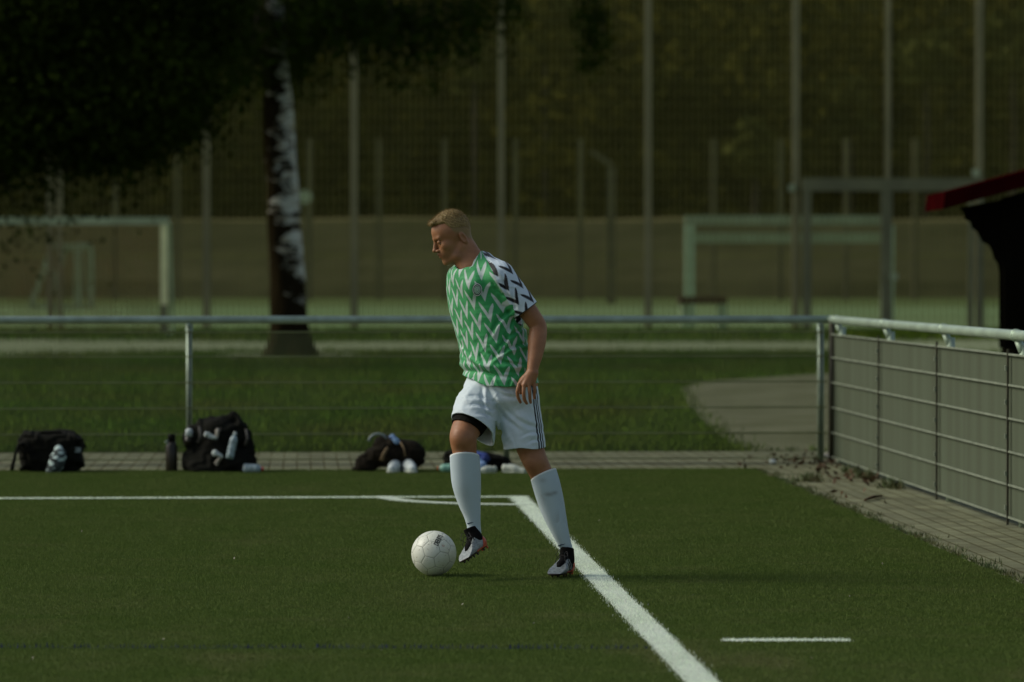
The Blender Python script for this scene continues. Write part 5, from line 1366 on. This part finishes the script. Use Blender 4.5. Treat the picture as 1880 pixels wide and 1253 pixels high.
def bag_behind():
    root = empty('kit_bag', B(895, 868)*(1, 1, 0), label='flat dark kit bag lying behind the player’s shins', cat='bag')
    lo, hi = B(800, 880, -.3), B(960, 800, .4)
    def fill(g):
        g.cone(B(830, 845, .02), B(850, 850, .02), .07, .07, .04); g.cone(B(885, 850, .05), B(925, 852, .05), .075, .06, .04); g.half((0, YB, .006), (0, 0, -1))
    blob('body', lo, hi, .006, fill, M['black_cloth'], root, .008, 45, 33)
    a, b_ = B(872, 834, -.02), B(890, 842, -.06); blob('cloth', a-.1, b_+.1, .005, lambda g: g.cone(a, b_, .035, .04, .02), M['blue_cloth'], None, .006, 60, 61, label='dark blue crumpled cloth on the kit bag between the player’s legs', cat='cloth')
    a2, b2 = B(880, 848, -.12), B(886, 856, -.14); blob('towel', a2-.1, b2+.1, .005, lambda g: g.cone(a2, b2, .03, .035, .02), M['blue_pale'], None, .005, 60, 63, label='pale blue towel bunched just right of the player’s front shin', cat='towel')
    h1, t1 = B(912, 868, -.22), B(872, 868, -.25); h1[2] = t1[2] = 0; h2, t2 = B(922, 868, -.2), B(968, 868, -.28); h2[2] = t2[2] = 0
    shoe('trainer', h1, t1, 'off-white trainer between the player’s shins, toe to the left', M['white_rubber'], 'off-white trainers behind the player'); shoe('trainer', h2, t2, 'off-white trainer behind the player’s rear knee, toe to the right', M['white_rubber'], 'off-white trainers behind the player')
    a = B(803, 861, -.15); a[2] = .035; b_ = B(838, 861, -.15); b_[2] = .035; bottle('water_bottle', b_, a, .033, M['mint_plastic'], M['orange_plastic'], 'mint green bottle with orange cap lying left of the player’s front shin')
bag_behind()

# ---------------------------------------------------------------- litter and weeds at the fence corner
def corner_litter():
    c = G(1518, 843); blob('crumpled_paper', c-(.12, .1, .03), c+(.12, .1, .12), .005, lambda g: g.ell(c+(0,0,.02), (.08, .05, .028), .01), M['paper'], None, .006, 90, 71, label='crumpled pale paper in the fence corner by the end post', cat='paper')
    c = G(1419, 853); blob('crumpled_wrapper', c-(.06, .06, .03), c+(.06, .06, .08), .004, lambda g: g.ell(c+(0,0,.02), (.026, .02, .02), .01), M['white_cloth'], None, .003, 120, 72, label='small white crumpled wrapper on the paving left of the fence corner', cat='wrapper')
    P = []
    rg = np.random.default_rng(77)
    for px, py, n, s in ((1527, 834, 150, .08), (1480, 852, 50, .25), (1500, 848, 60, .2), (1600, 884, 50, .25), (1570, 872, 40, .2), (1650, 905, 20, .3), (1440, 858, 14, .3)):
        g_ = G(px, py); P.append(g_+np.stack((rg.normal(0, s, n), rg.normal(0, s*1.6, n), np.abs(rg.normal(0, .02, n))+.008), 1))
    P = np.vstack(P); P = P[P[:, 0] < fence_x(P[:, 1])-.01]; V, F, r = leaves(P, .042); tag(obj('dry_leaves', V, F, M['dry_leaf']), 'brown dry leaves gathered along the fence corner', 'leaves', kind='stuff')
    for px, py, n, s, h, lb in ((1488, 884, 150, .045, .07, 'low green weed tuft on the turf edge near the fence corner'), (1585, 878, 90, .05, .08, 'yellowish weed tuft at the foot of the first grey board'), (1640, 897, 90, .05, .08, 'yellow-green weed tuft where the second grey board begins'), (1560, 868, 50, .04, .07, 'sparse weed tuft at the foot of the first board near the corner')):
        g_ = G(px, py); P = g_+np.stack((rg.normal(0, s, n), rg.normal(0, s*1.3, n), np.zeros(n)), 1); P = P[P[:, 0] < fence_x(P[:, 1])-.01]; V, F, r = blades(P, h, .012, 1.2); tag(obj('weed', V, F, M['weed'], loc=g_), lb, 'weed', group='weeds along the paving')
    g_ = G(1605, 919); a, b_ = G(1588, 922), G(1620, 914); m = MB(); m.tube([a+(0,0,.012), (a+b_)/2+(0,0,.02), b_+(0,0,.012)], [.008, .012, .006], 6); tag(m.build('stick', M['dry_leaf'], None, True, loc=a), 'short brown stick lying on the paving beside the grey boards', 'stick')
    # tufts of grass growing over the ragged edge of the turf
    n = 2600; y = RNG.uniform(14, y1, n); x = edge_x(y)+np.abs(RNG.normal(0, .05, n))*(.4+np.sin(y*3.3)**2); P = np.stack((x, y, np.full(n, 0.)), 1); V, F, r = blades(P, .03, .006, .9); tag(obj('edge_grass', V, F, M['weed'], attrs={'rnd': r}), 'ragged grass and moss along the right edge of the turf', 'grass', kind='stuff')
corner_litter()

# small pale specks and leaf bits lying on the turf
P = []
for px, py in ((849, 1115), (12, 1085), (558, 1066), (1272, 1098), (1190, 1116), (300, 1180), (640, 1140), (1400, 1010), (1560, 1100), (150, 980), (700, 1200), (980, 1150), (1620, 1040), (430, 1030), (1100, 960), (60, 1215), (1490, 1215), (1720, 1130)):
    P.append(G(px, py)+(0, 0, .014))
V, F, r = leaves(np.array(P), .012)
tag(obj('turf_specks', V, F, M['paper']), 'tiny pale specks scattered on the artificial turf', 'debris', kind='stuff')
